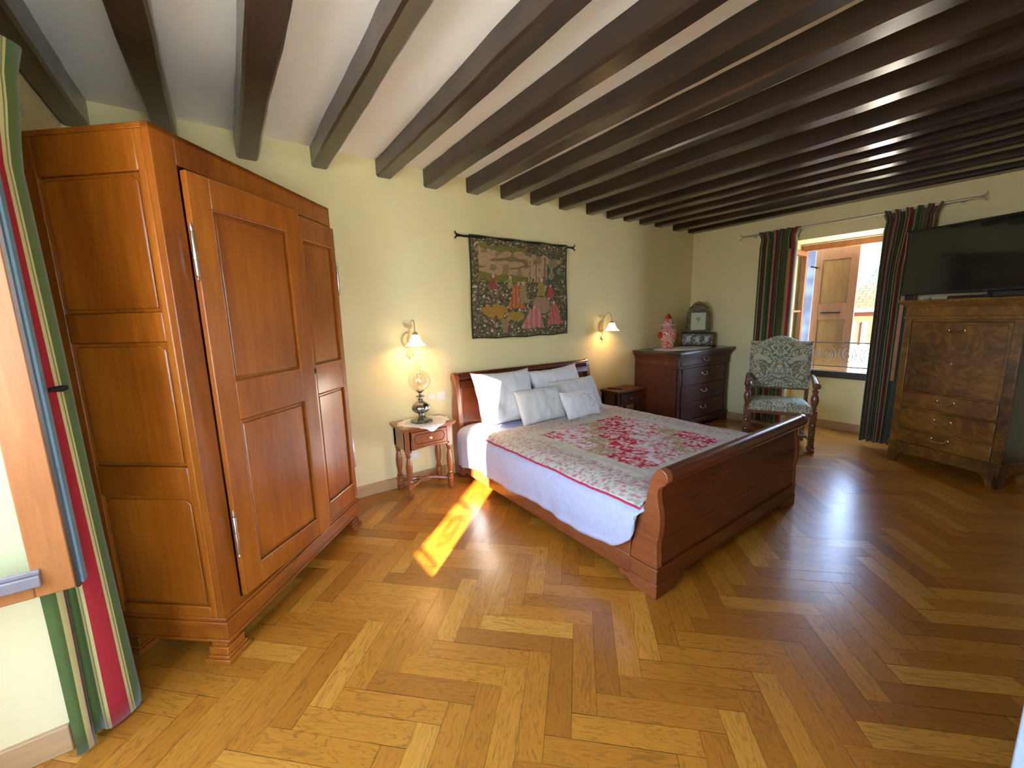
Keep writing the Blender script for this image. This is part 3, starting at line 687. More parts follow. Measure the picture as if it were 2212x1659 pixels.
# quilt
QX0, QX1, QY0, QY1 = bx0-.012, -2.30, -.60, -2.07
def hsh(a, b_, c2=0): return noise.noise(Vector((a*1.0, b_*1.0, c2)))
NQ = 230; cols = []; k = MB()
RED, PNK, WHT, KHA, CRM = (.52,.02,.05), (.62,.22,.20), (.66,.62,.62), (.36,.33,.16), (.58,.52,.38)
def qcol(x, y):
    # inner patchwork block
    ix0, ix1, iy0, iy1 = -3.52, -2.60, -1.85, -.88
    n1 = hsh(x*22, y*22, 1); n2 = hsh(x*45, y*45, 5); n3 = hsh(x*60, y*60, 9)
    if ix0 < x < ix1 and iy0 < y < iy1:
        px = int((x-ix0)/(ix1-ix0)*6); py = int((y-iy0)/(iy1-iy0)*6); r_ = (px*7+py*13+px*py*5) % 5
        if r_ in (0, 3): c = RED if n1+.5*n2 > -.02 else (PNK if n2 > -.1 else WHT)
        elif r_ == 1: c = (KHA if n2 > -.05 else (PNK if n1 > 0 else CRM))
        elif r_ == 2: c = WHT if n1 > -.1 else PNK
        else: c = PNK if n2 > .1 else (RED if n1 > .25 else WHT)
        if n3 > .38: c = WHT
        return c
    if ix0-.10 < x < ix1+.10 and iy0-.10 < y < iy1+.10:
        b0_ = CRM if (x-y*.2) < -3.3 else WHT
        return tuple(c*(.92+.1*n1) for c in (.62, .58, .48))
    c = (.60, .55, .47); n4 = hsh(x*34, y*34, 12)
    if n4 > .22: c = (.50, .24, .24)
    elif n4 < -.26: c = (.38, .39, .28)
    elif n3 > .34: c = (.50, .30, .32)
    return c
for j in range(NQ+1):
    for i in range(NQ+1):
        x = QX0+(QX1-QX0)*i/NQ; y = QY0+(QY1-QY0)*j/NQ
        edge = x-(bx0-.03); dr = .045*math.exp(-(max(edge, 0)/.05)**1.2)
        quilting = .0025*abs(math.sin(x*38))*abs(math.sin(y*38))
        k.v.append((x-BC[0], y-BC[1], dz_top(max(x, bx0-.018), y)-dr+.018+quilting + .004*hsh(x*7, y*7, 3))); cols.append(qcol(x, y))
for j in range(NQ):
    for i in range(NQ): a = j*(NQ+1)+i; k.f.append((a, a+1, a+NQ+2, a+NQ+1)); k.m.append(0)
q_ = k.build('quilt', 'quilt', None, ang=80); q_.location = BC; vcol(q_, cols)
kk = q_.modifiers.new('t', 'SOLIDIFY'); kk.thickness = .010; kk.offset = -1
tag(q_, 'red and cream floral patchwork quilt spread over the duvet', 'quilt')
k = MB(); pts = []
V = k; qv = lambda i, j: q_.data.vertices[j*(NQ+1)+i].co
pts = [tuple(qv(0, j)+Vector((-.003, 0, -.004))) for j in range(0, NQ+1, 5)]; k.tube(pts, .0055, 8)
pts = [tuple(qv(i, 0)+Vector((0, .003, -.004))) for i in range(0, NQ+1, 5)]; k.tube(pts, .005, 8)
k.build('piping', 'piping', q_, ang=60)

# pillows
def pillow(name, label, cx, cyb, w_, h_, th, lean, mat, roll=0, zb=.49, rz=0, seed=0, pinch=.10):
    """lies against lean angle: bottom edge at (cx,cyb,zb), leaning back by lean rad"""
    k = MB(); n = 34
    def surf(sgn):
        def fn(u, v):
            a, b2 = 2*u-1, 2*v-1
            t_ = max(0, (1-abs(a)**2.6))*max(0, (1-abs(b2)**2.6)); t_ = t_**.5
            px = 1-pinch*(1-abs(b2)**2)*abs(a)**3; py = 1-pinch*(1-abs(a)**2)*abs(b2)**3
            x = a*w_/2*px; z = b2*h_/2*py
            wr = .024*noise.noise(Vector((x*8+seed, z*5+x*3, sgn*2+seed)))*t_ + .010*noise.noise(Vector((x*22+seed, z*9-x*8, seed)))*t_ + .020*noise.noise(Vector((x*16+seed, z*10, seed)))*(1-t_)*.8
            return (x, sgn*(th/2*t_)+wr + sgn*.0015, z)
        return fn
    k.grid(surf(-1), n, n); k.grid(surf(1), n, n)
    # stitch edge
    N1 = (n+1)**2
    for i in range(n):
        for a, b2 in ((i, i+1), (n*(n+1)+i, n*(n+1)+i+1)): k.f.append((a, b2, b2+N1, a+N1)); k.m.append(0)
        for a, b2 in ((i*(n+1), (i+1)*(n+1)), (i*(n+1)+n, (i+1)*(n+1)+n)): k.f.append((a, b2, b2+N1, a+N1)); k.m.append(0)
    o = k.build(name, mat, None, ang=80)
    o.matrix_world = Matrix.Translation((cx, cyb, zb)) @ rotv(rz) @ Matrix.Rotation(-lean, 4, 'X') @ Matrix.Translation((0, 0, h_/2)) @ Matrix.Rotation(roll, 4, 'Y')
    tag(o, label, 'pillow', 'white pillows on the bed')
    return o
pillow('pillow', 'large white pillow leaning on the headboard, in the sunbeam', -3.43, -.40, .64, .50, .20, .42, 'linen', .02, .485, 0, 1)
pillow('pillow', 'large white pillow leaning on the headboard, on the side of the far nightstand', -2.78, -.37, .66, .47, .19, .40, 'linen', -.04, .485, 0, 5)
pillow('pillow', 'plain ivory cushion beside the embroidered one, in front of the sunlit pillow', -3.20, -.58, .50, .32, .16, .45, 'pillowgrey', .0, .495, .0, 9, .03)
pillow('pillow', 'ivory cushion standing just behind the embroidered cushion', -2.72, -.545, .56, .36, .15, .5, 'pillowgrey', -.03, .495, -.12, 14, .04)
p5 = pillow('pillow', 'small white cushion with an embroidered sprig, frontmost on the bed', -2.83, -.70, .42, .27, .12, .5, 'linen', -.02, .50, -.02, 21, .05)
k = MB()
for (pts) in ([(-.02,.06),(.03,.075),(.06,.05),(.10,.06)], [(.03,.02),(.06,.035),(.09,.02),(.10,-.01)], [(.06,.05),(.075,.02),(.06,-.02)], [(.05,-.06),(.09,-.055),(.13,-.02)]):
    P3 = []
    for a, b2 in pts:
        u_, v_ = a/.21, b2/.135; t_ = (max(0, (1-abs(u_)**2.6))*max(0, (1-abs(v_)**2.6)))**.5
        P3.append((a, -(.06*t_)-.012, b2))
    k.tube(P3, .0022, 6)
k.build('embroidery', plain('grey_thread', (.45, .42, .42), .8), p5)

# ------------------------------------------------------------------ nightstands
def spool(k, x, y, z0, z1, r=.02):
    r *= 1.25
    h = z1-z0
    pr = [(r*.9, 0), (r*1.05, .02), (r*1.0, .05), (r*.6, .07), (r*.95, .085), (r*.95, .30), (r*.6, .31), (r*.85, .33), (r*.62, .36), (r*.95, .55), (r*1.05, .68), (r*.8, .80), (r*.55, .88), (r*.85, .91), (r*.6, .94), (r*.95, .96), (r*.95, 1)]
    k.lathe([(a, z0+b2*h) for a, b2 in pr], (x, y, 0), 14)
def nightstand(loc, label, mat, w_=.40, d=.27, h=.59):
    t = thing('nightstand', label, 'nightstand', loc, 0, 'matching nightstands')
    k = MB(); a, b2 = w_/2, d/2
    # serpentine-edged top
    P = []; N = 20
    for i in range(N+1): u = i/N; P.append((-a-.03+(2*a+.06)*u, -b2-.035-.012*math.sin(PI*u)*1.0+.012*abs(math.cos(PI*u*1))))
    for p in ((a+.03, b2), (-a-.03, b2)): P.append(p)
    k.prism(P, h-.018, h, 'z'); P2 = [(x*.97, y*.97) for x, y in P]; k.prism(P2, h-.030, h-.018, 'z')
    k.build('top', mat, t, bevel=.004)
    k = MB(); k.box(-a, -a+.02, -b2+.02, b2, h-.19, h-.03); k.box(a-.02, a, -b2+.02, b2, h-.19, h-.03); k.box(-a+.02, a-.02, b2-.015, b2, h-.19, h-.03)
    k.prism([(-a+.03, h-.03), (-a+.03, h-.19), (-a+.06, h-.19), (0, h-.178), (a-.06, h-.19), (a-.03, h-.19), (a-.03, h-.17), (-a+.045, h-.17), (-a+.045, h-.042), (a-.03, h-.042), (a-.03, h-.03)], -b2, -b2+.018, 'y')
    k.build('case', mat, t, bevel=.002)
    k = MB(); k.box(-a+.05, a-.05, -b2-.006, -b2+.012, h-.166, h-.046); dr = k.build('drawer', mat, t, bevel=.003)
    k = MB(); zc = h-.106; O = [(-a+.08, zc-.025), (-a+.095, zc-.038), (a-.095, zc-.038), (a-.08, zc-.025), (a-.07, zc), (a-.08, zc+.025), (a-.095, zc+.038), (-a+.095, zc+.038), (-a+.08, zc+.025), (-a+.07, zc), (-a+.08, zc-.025)]
    k.tube([(x, -b2-.007, z) for x, z in O], .0025, 6); k.build('inlay_line', 'groove', dr)
    k = MB(); k.lathe([(.0, -.003), (.006, 0), (.006, .008), (.013, .013), (.014, .019), (.008, .025), (0, .027)], (0, 0, 0), 14, 0, Matrix.Translation((0, -b2-.005, zc)) @ Matrix.Rotation(PI/2, 4, 'X')); k.build('knob', 'brass', dr)
    for sx_ in (-1, 1):
        for sy_ in (-1, 1):
            k = MB(); x, y = sx_*(a-.022), sy_*(b2-.022)
            k.box(x-.022, x+.022, y-.022, y+.022, h-.205, h-.031); spool(k, x, y, .02, h-.205, .021)
            k.ball((x, y, .018), .021, 8, 0, (1, 1, .86)); k.ball((x, y, .085), .030, 8, 0, (.9, .9, 1.0))
            k.build('leg', mat, t, ang=35)
    k = MB()
    for sx_ in (-1, 1):
        for sy_ in (-1, 1): k.tube([(sx_*(a-.022), sy_*(b2-.022), .088), (sx_*(a*.45), sy_*b2*.35, .095), (0, 0, .10)], [.012, .016, .012], 8)
    k.ball((0, 0, .102), .032, 8, 0, (1, 1, .5)); k.build('stretcher', mat, t)
    return t
nightstand((-4.197, -.172, 0), 'cherry nightstand with a lace doily and an oil lamp', 'night')
n2_ = nightstand((-1.665, -.165, 0), 'dark nightstand between the bed and the chest of drawers', 'dresser', .42, .25, .56)
# doily on left nightstand
k = MB(); NN = 96; ctr = (-4.19, -.185)
def doil(u, v):
    a = 2*PI*u; r = v; rx, ry = .215, .150
    sc = 1+.05*math.cos(12*a)*(v**3); x = rx*r*math.cos(a)*sc; y = ry*r*math.sin(a)*sc
    if abs(math.cos(a)) > 0: pass
    X_ = ctr[0]+x; Y_ = ctr[1]+y*1.05 - (.060*max(0, -math.sin(a))**5*v)
    z = .592
    over = -(Y_-(-.3575))
    if over > 0: z = .591-over*.95; Y_ = -.3585-.06*over
    return (X_, Y_, z+.0006*math.sin(24*a)*v)
k.grid(doil, NN, 14)
dl = k.build('doily', 'lace', None, ang=60, solid=.0015); tag(dl, 'white lace doily under the oil lamp', 'doily')
k = MB()
for i in range(24):
    a = 2*PI*i/24; 
    if abs(math.sin(a)*.155-.0) < .17: k.tube([tuple(Vector(doil(i/24, .45))+Vector((0, 0, .002))), tuple(Vector(doil(i/24, .72))+Vector((0, 0, .002)))], .0018, 5)
k.build('openwork', plain('lace_beige', (.52, .50, .42), .9), dl)  # darker beige bars laid over the lace

# oil lamp
LP_ = (-4.205, -.185, .5945); lm = thing('oil_lamp', 'pewter oil lamp with clear glass globe on the doily', 'lamp', LP_)
gd = lambda a, z: 1+.045*math.cos(8*a) if z < .16 else 1
k = MB(); k.lathe([(.0, 0), (.088, 0), (.092, .006), (.086, .014), (.07, .022), (.045, .034), (.028, .048), (.02, .058), (.026, .062), (.022, .068)], (0, 0, 0), 40, 0, None, gd); k.build('base', 'pewter', lm, ang=50)
k = MB(); k.lathe([(.020, .066), (.035, .072), (.060, .088), (.074, .108), (.074, .122), (.060, .142), (.036, .160), (.022, .168), (.016, .178), (.024, .182), (.013, .19)], (0, 0, 0), 40, 0, None, lambda a, z: 1+.05*math.cos(8*a)); k.build('font', 'pewter', lm, ang=50)
k = MB(); k.lathe([(.013, .188), (.012, .20), (.030, .206), (.034, .212), (.020, .216), (.010, .222), (.010, .236), (.018, .242), (.033, .252), (.036, .258), (.0, .258)], (0, 0, 0), 24, 0, None, lambda a, z: 1+(.12*math.cos(8*a) if .203 < z < .214 else 0)); k.build('burner', 'pewter', lm, ang=50)
gp = [(.030, .262)]+[(.089*math.sin(t_), .338-.089*math.cos(t_)) for t_ in [.5+(2.72-.5)*i/18 for i in range(19)]]+[(.034, .424)]
k = MB(); k.lathe_open(gp, (0, 0, 0), 36); k.build('globe', 'lampglass', lm, ang=80)
k = MB(); k.lathe_open([(.018, .26), (.017, .29), (.022, .33), (.019, .37), (.015, .42), (.015, .505)], (0, 0, 0), 24); k.build('chimney', 'lampglass', lm, ang=80)

# remote on the right nightstand
k = MB(); k.box(-.022, .022, -.08, .08, 0, .018); rm = k.build('remote_control', 'black', None, bevel=.004); rm.matrix_world = Matrix.Translation((-1.77, -.15, .5605)) @ rotv(.5)
tag(rm, 'black remote control on the dark nightstand', 'remote')

# ------------------------------------------------------------------ sconces
def sconce(loc, label):
    t = thing('wall_sconce', label, 'wall lamp', loc, 0, 'wall sconces beside the tapestry'); SS = 1.3
    k = MB(); k.tube([(0, -.012, -.10), (-.006, -.015, -.03), (.004, -.015, .05), (0, -.02, .09)], [.006, .008, .008, .006], 8)
    k.tube([(.01, -.012, .04), (-.022, -.014, .046), (-.050, -.016, .020), (-.058, -.018, -.02), (-.044, -.016, -.06), (-.010, -.014, -.078)], [.005, .008, .010, .010, .008, .005], 8)
    k.lathe([(.0, 0), (.022, 0), (.024, .006), (.014, .012), (0, .013)], (0, 0, 0), 16, 0, Matrix.Translation((0, 0, -.005)) @ Matrix.Rotation(PI/2, 4, 'X'))
    k.build('wall_plate', 'sconce', t)
    for (a, z, s_) in ((-.6, -.085, 1), (.6, -.095, 1), (0, -.11, .9), (2.2, .085, 1.1), (3.6, .07, .9)):
        k = MB(); X = Matrix.Translation((0, -.02, z*1.05)) @ Matrix.Rotation(a, 4, 'Y') @ Matrix.Diagonal((s_*1.35, s_, s_*1.25, 1))
        k.prism([(0, 0), (.012, -.014), (.010, -.030), (0, -.046), (-.010, -.030), (-.012, -.014)], -.002, .002, 'y', 0, X)
        k.build('leaf', 'sconce', t)
    k = MB(); pts = []
    for i in range(15): 
        u = i/14; pts.append((.012*math.sin(PI*u), -.02-.125*u**.8*1.0, .09+.075*math.sin(PI*min(1, u*1.0))**.8-.035*u))
    k.tube(pts, .004, 8); k.build('arm', 'sconce', t)
    e_ = Vector(pts[-1])
    k = MB(); k.lathe([(.006, .0), (.014, -.004), (.024, -.014), (.027, -.026), (.0, -.02)], tuple(e_), 18); k.build('shade_holder', 'sconce', t)
    fl = lambda a, z: 1+.13*max(0, (-.03-z)/.08)*math.cos(6*a)
    k = MB(); k.lathe_open([(.024, -.022), (.032, -.034), (.040, -.054), (.048, -.078), (.062, -.098), (.078, -.112)], tuple(e_), 48, 0, None, fl); k.build('shade', 'shade', t, ang=80, solid=.002)
    k = MB(); k.ball(tuple(e_+Vector((0, 0, -.058))), .018, 8, 0, (1, 1, 1.3)); k.build('bulb', 'bulb', t)
    l = bpy.data.lights.new('sconce_bulb', 'POINT'); l.energy = 1.15; l.color = (1, .66, .30); l.shadow_soft_size = .02
    lo = bpy.data.objects.new('sconce_bulb_light', l); S.collection.objects.link(lo); lo.parent = t; lo.location = e_+Vector((0, 0, -.085))
    return t
s1_ = sconce((-4.200, 0, 1.27), 'lit wall sconce above the nightstand with the oil lamp')
s2_ = sconce((-1.835, 0, 1.305), 'lit wall sconce between the tapestry and the chest of drawers')

# switches and outlet
def plate(nm, lab, x, z, round_=False, holes=False):
    t = thing(nm, lab, 'switch' if not holes else 'socket', (x, 0, z))
    k = MB()
    X = Matrix.Rotation(PI/2, 4, 'X')
    if round_: k.lathe([(.0, 0), (.036, 0), (.036, .006), (.032, .009), (0, .009)], (0, 0, 0), 28, 0, X)
    else: k.box(-.04, .04, -.009, 0, -.04, .04)
    k.build('plate', 'white', t, bevel=.002 if not round_ else 0)
    k = MB()
    if holes: k.lathe([(.0, .0), (.019, .0), (.019, .011), (.0, .0111)], (0, 0, 0), 20, 0, X)
    elif round_: k.lathe([(.0, .0), (.022, .0), (.022, .012), (.0, .0121)], (0, 0, 0), 20, 0, X)
    else: k.box(-.022, .022, -.013, 0, -.022, .022)
    k.build('insert' if holes else 'rocker', 'lace', t)
plate('light_switch', 'round white dimmer beside the headboard', -4.03, .752, True)
plate('light_switch', 'square white wall switch next to the round dimmer', -3.935, .746)
plate('wall_socket', 'white wall socket low behind the cherry nightstand', -4.218, .256, False, True)

# ------------------------------------------------------------------ tapestry
tp = thing('tapestry', 'woven garden scene tapestry above the bed', 'tapestry', (-3.03, -.040, 0))
tw0, tw1, tz0, tz1 = -3.605+3.03, -2.442+3.03, 1.237, 2.15
k = MB(); NX, NZ = 300, 240; cols = []
rr = random.Random(3)
flowers = [(rr.random(), rr.random(), rr.uniform(.006, .014), rr.choice([(.42,.30,.18),(.50,.38,.25),(.40,.14,.09),(.30,.24,.10),(.45,.30,.20)])) for _ in range(620)]
fgrid = {}
for f_ in flowers: fgrid.setdefault((int(f_[0]*20), int(f_[1]*20)), []).append(f_)
figs = []  # (cx, base, height, half-width, colour, head)
def fig(cx, base, h, hw, col, tilt=0): figs.append((cx, base, h, hw, col, tilt))
fig(.43, .30, .30, .085, (.42,.13,.05), .02); fig(.50, .36, .24, .06, (.30,.20,.10)); fig(.70, .43, .20, .05, (.28,.22,.05)); fig(.81, .42, .15, .05, (.38,.07,.06))
fig(.60, .09, .26, .13, (.45,.18,.14), .03); fig(.86, .12, .28, .085, (.42,.12,.10), -.02); fig(.20, .50, .14, .045, (.25,.07,.05)); fig(.37, .51, .12, .03, (.30,.22,.10))
def tcol(u, v):
    u0_, v0_ = u, v
    u = u + .010*noise.noise(Vector((u0_*26, v0_*22, 31))); v = v + .010*noise.noise(Vector((u0_*24, v0_*24, 57)))
    if not (.02 < u0_ < .98 and .02 < v0_ < .98): u, v = u0_, v0_
    n1 = noise.noise(Vector((u*14, v*12, 1))); n2 = noise.noise(Vector((u*40, v*34, 4)))
    c = (.070, .074, .034) if n1+.5*n2 > 0 else (.10, .075, .038)
    n3 = noise.noise(Vector((u*75, v*64, 8)))
    if n2 > .25: c = (.17, .14, .07)
    elif n3 > .25: c = (.035, .035, .020)
    elif n3 < -.33: c = (.20, .17, .10)
    bord = u < .075 or u > .93 or v < .07 or v > .92
    if v > .56 and not bord:
        hz = .60+.10*(1-u)*.6+.02*noise.noise(Vector((u*6, 0, 0)))
        if v > hz and v < .90-.10*u*.7+.03*n1:
            c = (.34, .22, .12) if n1 > -.25 else (.20, .15, .075)
            if noise.noise(Vector((u*7-v*4, v*22, 7))) > .22: c = (.16, .12, .05)
        elif v > hz-.07 and u < .55: c = (.15, .13, .03)
        if .56 < u < .72 and .58 < v < .74 and (int(u*40)+int(v*26)) % 3: c = (.36, .25, .15)
        if abs(u-.58) < .006 and v < .80 or abs(u-.65) < .006 and v < .80 or abs(u-.745) < .010 and v < .84: c = (.20, .10, .05)
        if u > .77 and v < .78 and n1 > -.1: c = (.07, .08, .045)
    for f_ in fgrid.get((int(u*20), int(v*20)), []):
        if v < .58 or bord:
            if (u-f_[0])**2*1.6+(v-f_[1])**2 < f_[2]**2: c = f_[3]
    # pedestal / well, beast, pail
    if .60 < u < .80 and .24 < v < .42 and ((u-.70)/.10)**2 + ((v-.33)/.10)**2 < 1: c = (.28, .17, .10)
    if ((u-.22)/.12)**2+((v-.27)/.075)**2 < 1 and n1 > -.35: c = (.30, .17, .03)
    if ((u-.42)/.09)**2+((v-.22)/.05)**2 < 1: c = (.28, .18, .04)
    if .27 < u < .345 and .045 < v < .19 and abs(u-.308) < .025+.08*(v-.04): c = (.24, .15, .08)
    for (cx, b0, h, hw, col, ti) in figs:
        t_ = (v-b0)/h; xx = u-(cx+ti*t_)
        if 0 < t_ < .80 and abs(xx) < hw*(1-.72*t_)+.008*noise.noise(Vector((t_*9, cx*9, 0))): 
            fo_ = math.sin((xx/hw)*14+t_*3); c = tuple(a*(1.0 if fo_ > 0 else .72)*(1.15 if n2 > .2 else 1) for a in col)
        if (xx/.013)**2+((t_-.86)*h/.020)**2 < 1: c = (.46, .30, .20)
    g_ = (.86+.20*((int(u0_*250)+int(v0_*200)) % 2))*(1+.35*n3)
    if u < .012 or u > .988 or v < .015 or v > .985: c = (.035, .035, .022)
    return tuple(min(1, max(.01, a*g_*1.25)) for a in c)
for j in range(NZ+1):
    for i in range(NX+1):
        u, v = i/NX, j/NZ; x = tw0+(tw1-tw0)*u; z = tz0+(tz1-tz0)*v
        x += .006*math.sin(v*7)*(1 if u > .5 else -.6)*abs(2*u-1)
        z += -.008*math.sin(PI*u)*(1-v) + .003*math.sin(u*21)
        y = .012*math.sin(u*9+1)*(1-v)*.8 + .004*math.sin(u*23)
        k.v.append((x, y-.0, z)); cols.append(tcol(u, v))
for j in range(NZ):
    for i in range(NX): a = j*(NX+1)+i; k.f.append((a, a+1, a+NX+2, a+NX+1)); k.m.append(0)
cl = k.build('woven_cloth', 'tapestry', tp, ang=80); vcol(cl, cols); q2 = cl.modifiers.new('t', 'SOLIDIFY'); q2.thickness = .006; q2.offset = 0
k = MB(); k.tube([(-.67, .004, 2.132), (.665, .004, 2.134)], .009, 10); k.build('rod', 'iron', tp)
for s_ in (-1, 1):
    k = MB(); x = s_*.665 + (0 if s_ > 0 else -.005)
    for q3 in (1, -1): k.tube([(x, .004, 2.133), (x+s_*.025, .004, 2.133+q3*.006), (x+s_*.045, 0, 2.133+q3*.026), (x+s_*.036, -.003, 2.133+q3*.034)], [.011, .009, .006, .003], 8)
    k.build('finial', 'iron', tp)
    k = MB(); k.tube([(s_*.60, .038, 2.133), (s_*.60, .004, 2.133)], .006, 6); k.build('hook', 'iron', tp)

# ------------------------------------------------------------------ chest of drawers (commode)
dx0, dx1, dy0, dy1, dh = -1.25, -.075, -.63, -.03, .985
DC = ((dx0+dx1)/2, (dy0+dy1)/2, 0)
dr_ = thing('chest_of_drawers', 'dark mahogany chest of drawers in the corner between bed and window', 'chest of drawers', DC)
T = Matrix.Translation((-DC[0], -DC[1], 0))
k = MB(); k.box(dx0, dx1, dy0+.02, dy1, .10, .79, 0, T); k.build('body', 'dresser', dr_, bevel=.003)
k = MB(); # cavetto frieze
pr = [(dy0+.02, .79), (dy0+.005, .79), (dy0-.0, .80), (dy0-.0, .86), (dy0-.012, .90), (dy0-.035, .93), (dy0-.05, .945)]
def ring(k, off, z0, z1): k.box(dx0-off, dx1+off*.6, dy0-off, dy1, z0, z1, 0, T)
ring(k, .006, .785, .805); ring(k, .0, .805, .875)
for i in range(6): ring(k, .006+.045*(i/5)**1.6, .875+.013*i, .875+.013*(i+1))
k.build('frieze', 'dresser', dr_, bevel=.004)
k = MB(); ring(k, .058, .953, .985); k.build('top', M['secside'], dr_, bevel=.006)
k = MB(); ring(k, .012, .10, .135); k.box(dx0, dx0+.10, dy0, dy0+.09, 0, .10, 0, T); k.box(dx1-.10, dx1, dy0, dy0+.09, 0, .10, 0, T); k.box(dx0, dx0+.09, dy1-.09, dy1, 0, .10, 0, T); k.box(dx1-.09, dx1, dy1-.09, dy1, 0, .10, 0, T); k.box(dx0+.1, dx1-.1, dy0+.008, dy0+.03, .06, .10, 0, T)
k.build('plinth', 'dresser', dr_, bevel=.004)
def bail(parent, x, y, z, w_=.055, mat='brass', X=None):
    k = MB(); k.tube([(x-w_, y-.004, z+.004), (x-w_, y-.020, z-.002), (x-w_*.6, y-.026, z-.016), (x, y-.028, z-.014), (x+w_*.6, y-.026, z-.016), (x+w_, y-.020, z-.002), (x+w_, y-.004, z+.004)], [.008, .007, .005, .004, .005, .007, .008], 8, 0, X)
    for s_ in (-1, 1): k.ball((x+s_*w_, y-.006, z+.004), .014, 6, 0, (1, .4, 1.2), X)
    k.build('handle', mat, parent)
dm = MB(); dm.box(dx0+.05, dx1-.05, dy0-.006, dy0+.0, .815, .872, 0, T); q5 = dm.build('drawer', 'dresser', dr_, bevel=.0015); bail(q5, -.68, dy0-.010, .865, X=T)
for (z0, z1) in ((.569, .772), (.358, .561), (.147, .350)):
    dm = MB(); dm.box(dx0+.10, dx1-.10, dy0+.004, dy0+.022, z0, z1, 0, T); q5 = dm.build('drawer', 'dresser', dr_, bevel=.0015); bail(q5, -.68, dy0+.004, (z0+z1)/2+.02, X=T)
for xx in (dx0+.02, dx1-.075): k = MB(); k.box(xx, xx+.055, dy0+.005, dy0+.022, .14, .78, 0, T); k.build('pilaster', 'dresser', dr_, bevel=.004)
k = MB(); k.box(dx0+.062, dx0+.070, dy0-.001, dy0+.005, .58, .72, 0, T); k.build('escutcheon', 'brass', dr_)

# runner doily on the commode
k = MB()
def run(u, v):
    a = 2*PI*u; e_ = 1+.03*math.cos(22*a)*v**4
    return (-.70+.50*v*math.cos(a)*e_*(1), -.34+.25*v*math.sin(a)*e_, .9868)
k.grid(run, 88, 8); rn_ = k.build('table_runner', 'lace', None, solid=.0015); tag(rn_, 'white crocheted runner on the chest of drawers', 'runner')
# ginger jar
JP = (-.80, -.165-.02, .9885); j = thing('ginger_jar', 'red and white lidded ginger jar on the chest of drawers', 'jar', JP)
k = MB(); k.lathe([(.0, 0), (.072, 0), (.076, .006), (.074, .02), (.082, .06), (.098, .11), (.112, .155), (.116, .195), (.108, .225), (.088, .25), (.070, .268), (.066, .285), (.070, .295), (.0, .295)], (0, 0, 0), 36); k.build('body', 'jar', j, ang=60)
k = MB(); k.lathe([(.070, .2925), (.100, .2925), (.104, .297), (.100, .302), (.066, .3035)], (0, 0, 0), 36); k.build('lid_rim', 'lace', j)
k = MB(); k.lathe([(.0, .293), (.064, .293), (.064, .301), (.060, .303), (.060, .312), (.058, .335), (.048, .358), (.036, .372), (.0, .374)], (0, 0, 0), 36); ld = k.build('lid', 'jar', j, ang=50)
k = MB(); k.lathe([(.0, .372), (.034, .374), (.040, .382), (.034, .395), (.030, .402), (.022, .412), (.014, .424), (.010, .436), (.0, .442)], (0, 0, 0), 20, 0, None, lambda a, z: 1+.12*math.cos(5*a)); k.build('finial', 'jarred', ld)
for a in (math.atan2(.36, -.93)+.0, math.atan2(-.36, .93)):
    k = MB(); X = Matrix.Translation((.108*math.cos(a), .108*math.sin(a), .165)) @ rotv(a) @ Matrix.Rotation(PI/2, 4, 'Y')
    k.lathe([(.0, -.01), (.040, -.006), (.046, .004), (.040, .014), (.030, .012), (.0, .010)], (0, 0, 0), 24, 0, X); k.build('medallion', 'jarred', j)
# vanity box with mirror-frame
VP = (-.245, -.27, .9895); vr = math.atan2(-.87, .5)
vb = thing('trinket_box', 'dark shell-inlaid trinket box on the chest of drawers', 'box', VP, vr)
k = MB(); k.box(-.19, .19, -.09, .09, .012, .165); k.build('body', 'inlay', vb, bevel=.006)
k = MB(); k.box(-.20, .20, -.10, .10, .0, .014); k.box(-.20, .20, -.10, .10, .165, .182); k.build('moulding', 'groove', vb, bevel=.004)
for xx in (-.11, 0, .11):
    k = MB(); k.box(xx-.045, xx+.045, -.096, -.089, .03, .150); q5 = k.build('drawer', 'inlay', vb, bevel=.002)
    k = MB(); k.ball((xx, -.097, .09), .034, 8, 0, (.8, .06, 1.2)); k.ball((xx-.03, -.097, .05), .010, 6, 0, (1, .1, 1)); k.ball((xx+.03, -.097, .13), .010, 6, 0, (1, .1, 1)); k.build('inlay_medallion', 'pearl', q5)
    k = MB(); k.ball((xx, -.102, .09), .009, 6); k.build('knob', 'silver', q5)
mp_ = thing('picture_frame', 'ornate silver frame with arched crest standing on the trinket box', 'picture frame', (VP[0], VP[1], VP[2]+.184), vr)
k = MB(); fw, fh = .12, .285
rframe(k, -fw, fw, .0, fh, -.012, .012, .030, 0, None, .030, .028)
k.build('frame', 'orn', mp_, bevel=.005)
k = MB(); A_ = [(-.118, fh), (-.128, fh+.015), (-.118, fh+.045), (-.085, fh+.060), (-.075, fh+.085), (-.045, fh+.105), (0, fh+.122), (.045, fh+.105), (.075, fh+.085), (.085, fh+.060), (.118, fh+.045), (.128, fh+.015), (.118, fh)]
k.prism(A_[::-1], -.012, .012, 'y'); 
for i in range(9): a = i/8; k.ball((-.1+.2*a, -.016, fh+.03+.05*math.sin(PI*a)), .014, 6)
k.build('crest', 'orn', mp_, bevel=.004)
for s_ in (-1, 1):
    k = MB()
    for i in range(7): k.ball((s_*(fw+.012+.006*math.sin(i*2)), 0, .03+i*.037), .017, 6, 0, (1, .6, 1.1))
    k.build('scrollwork', 'orn', mp_)
k = MB(); k.box(-.090, .090, -.003, .003, .028, fh-.030); k.build('picture', 'mirror', mp_)
k = MB(); k.prism([(-.03, .18), (-.015, .195), (0, .185), (.015, .195), (.03, .18), (.0, .13)], -.005, -.003, 'y'); k.build('motif', 'mirrorart', mp_)

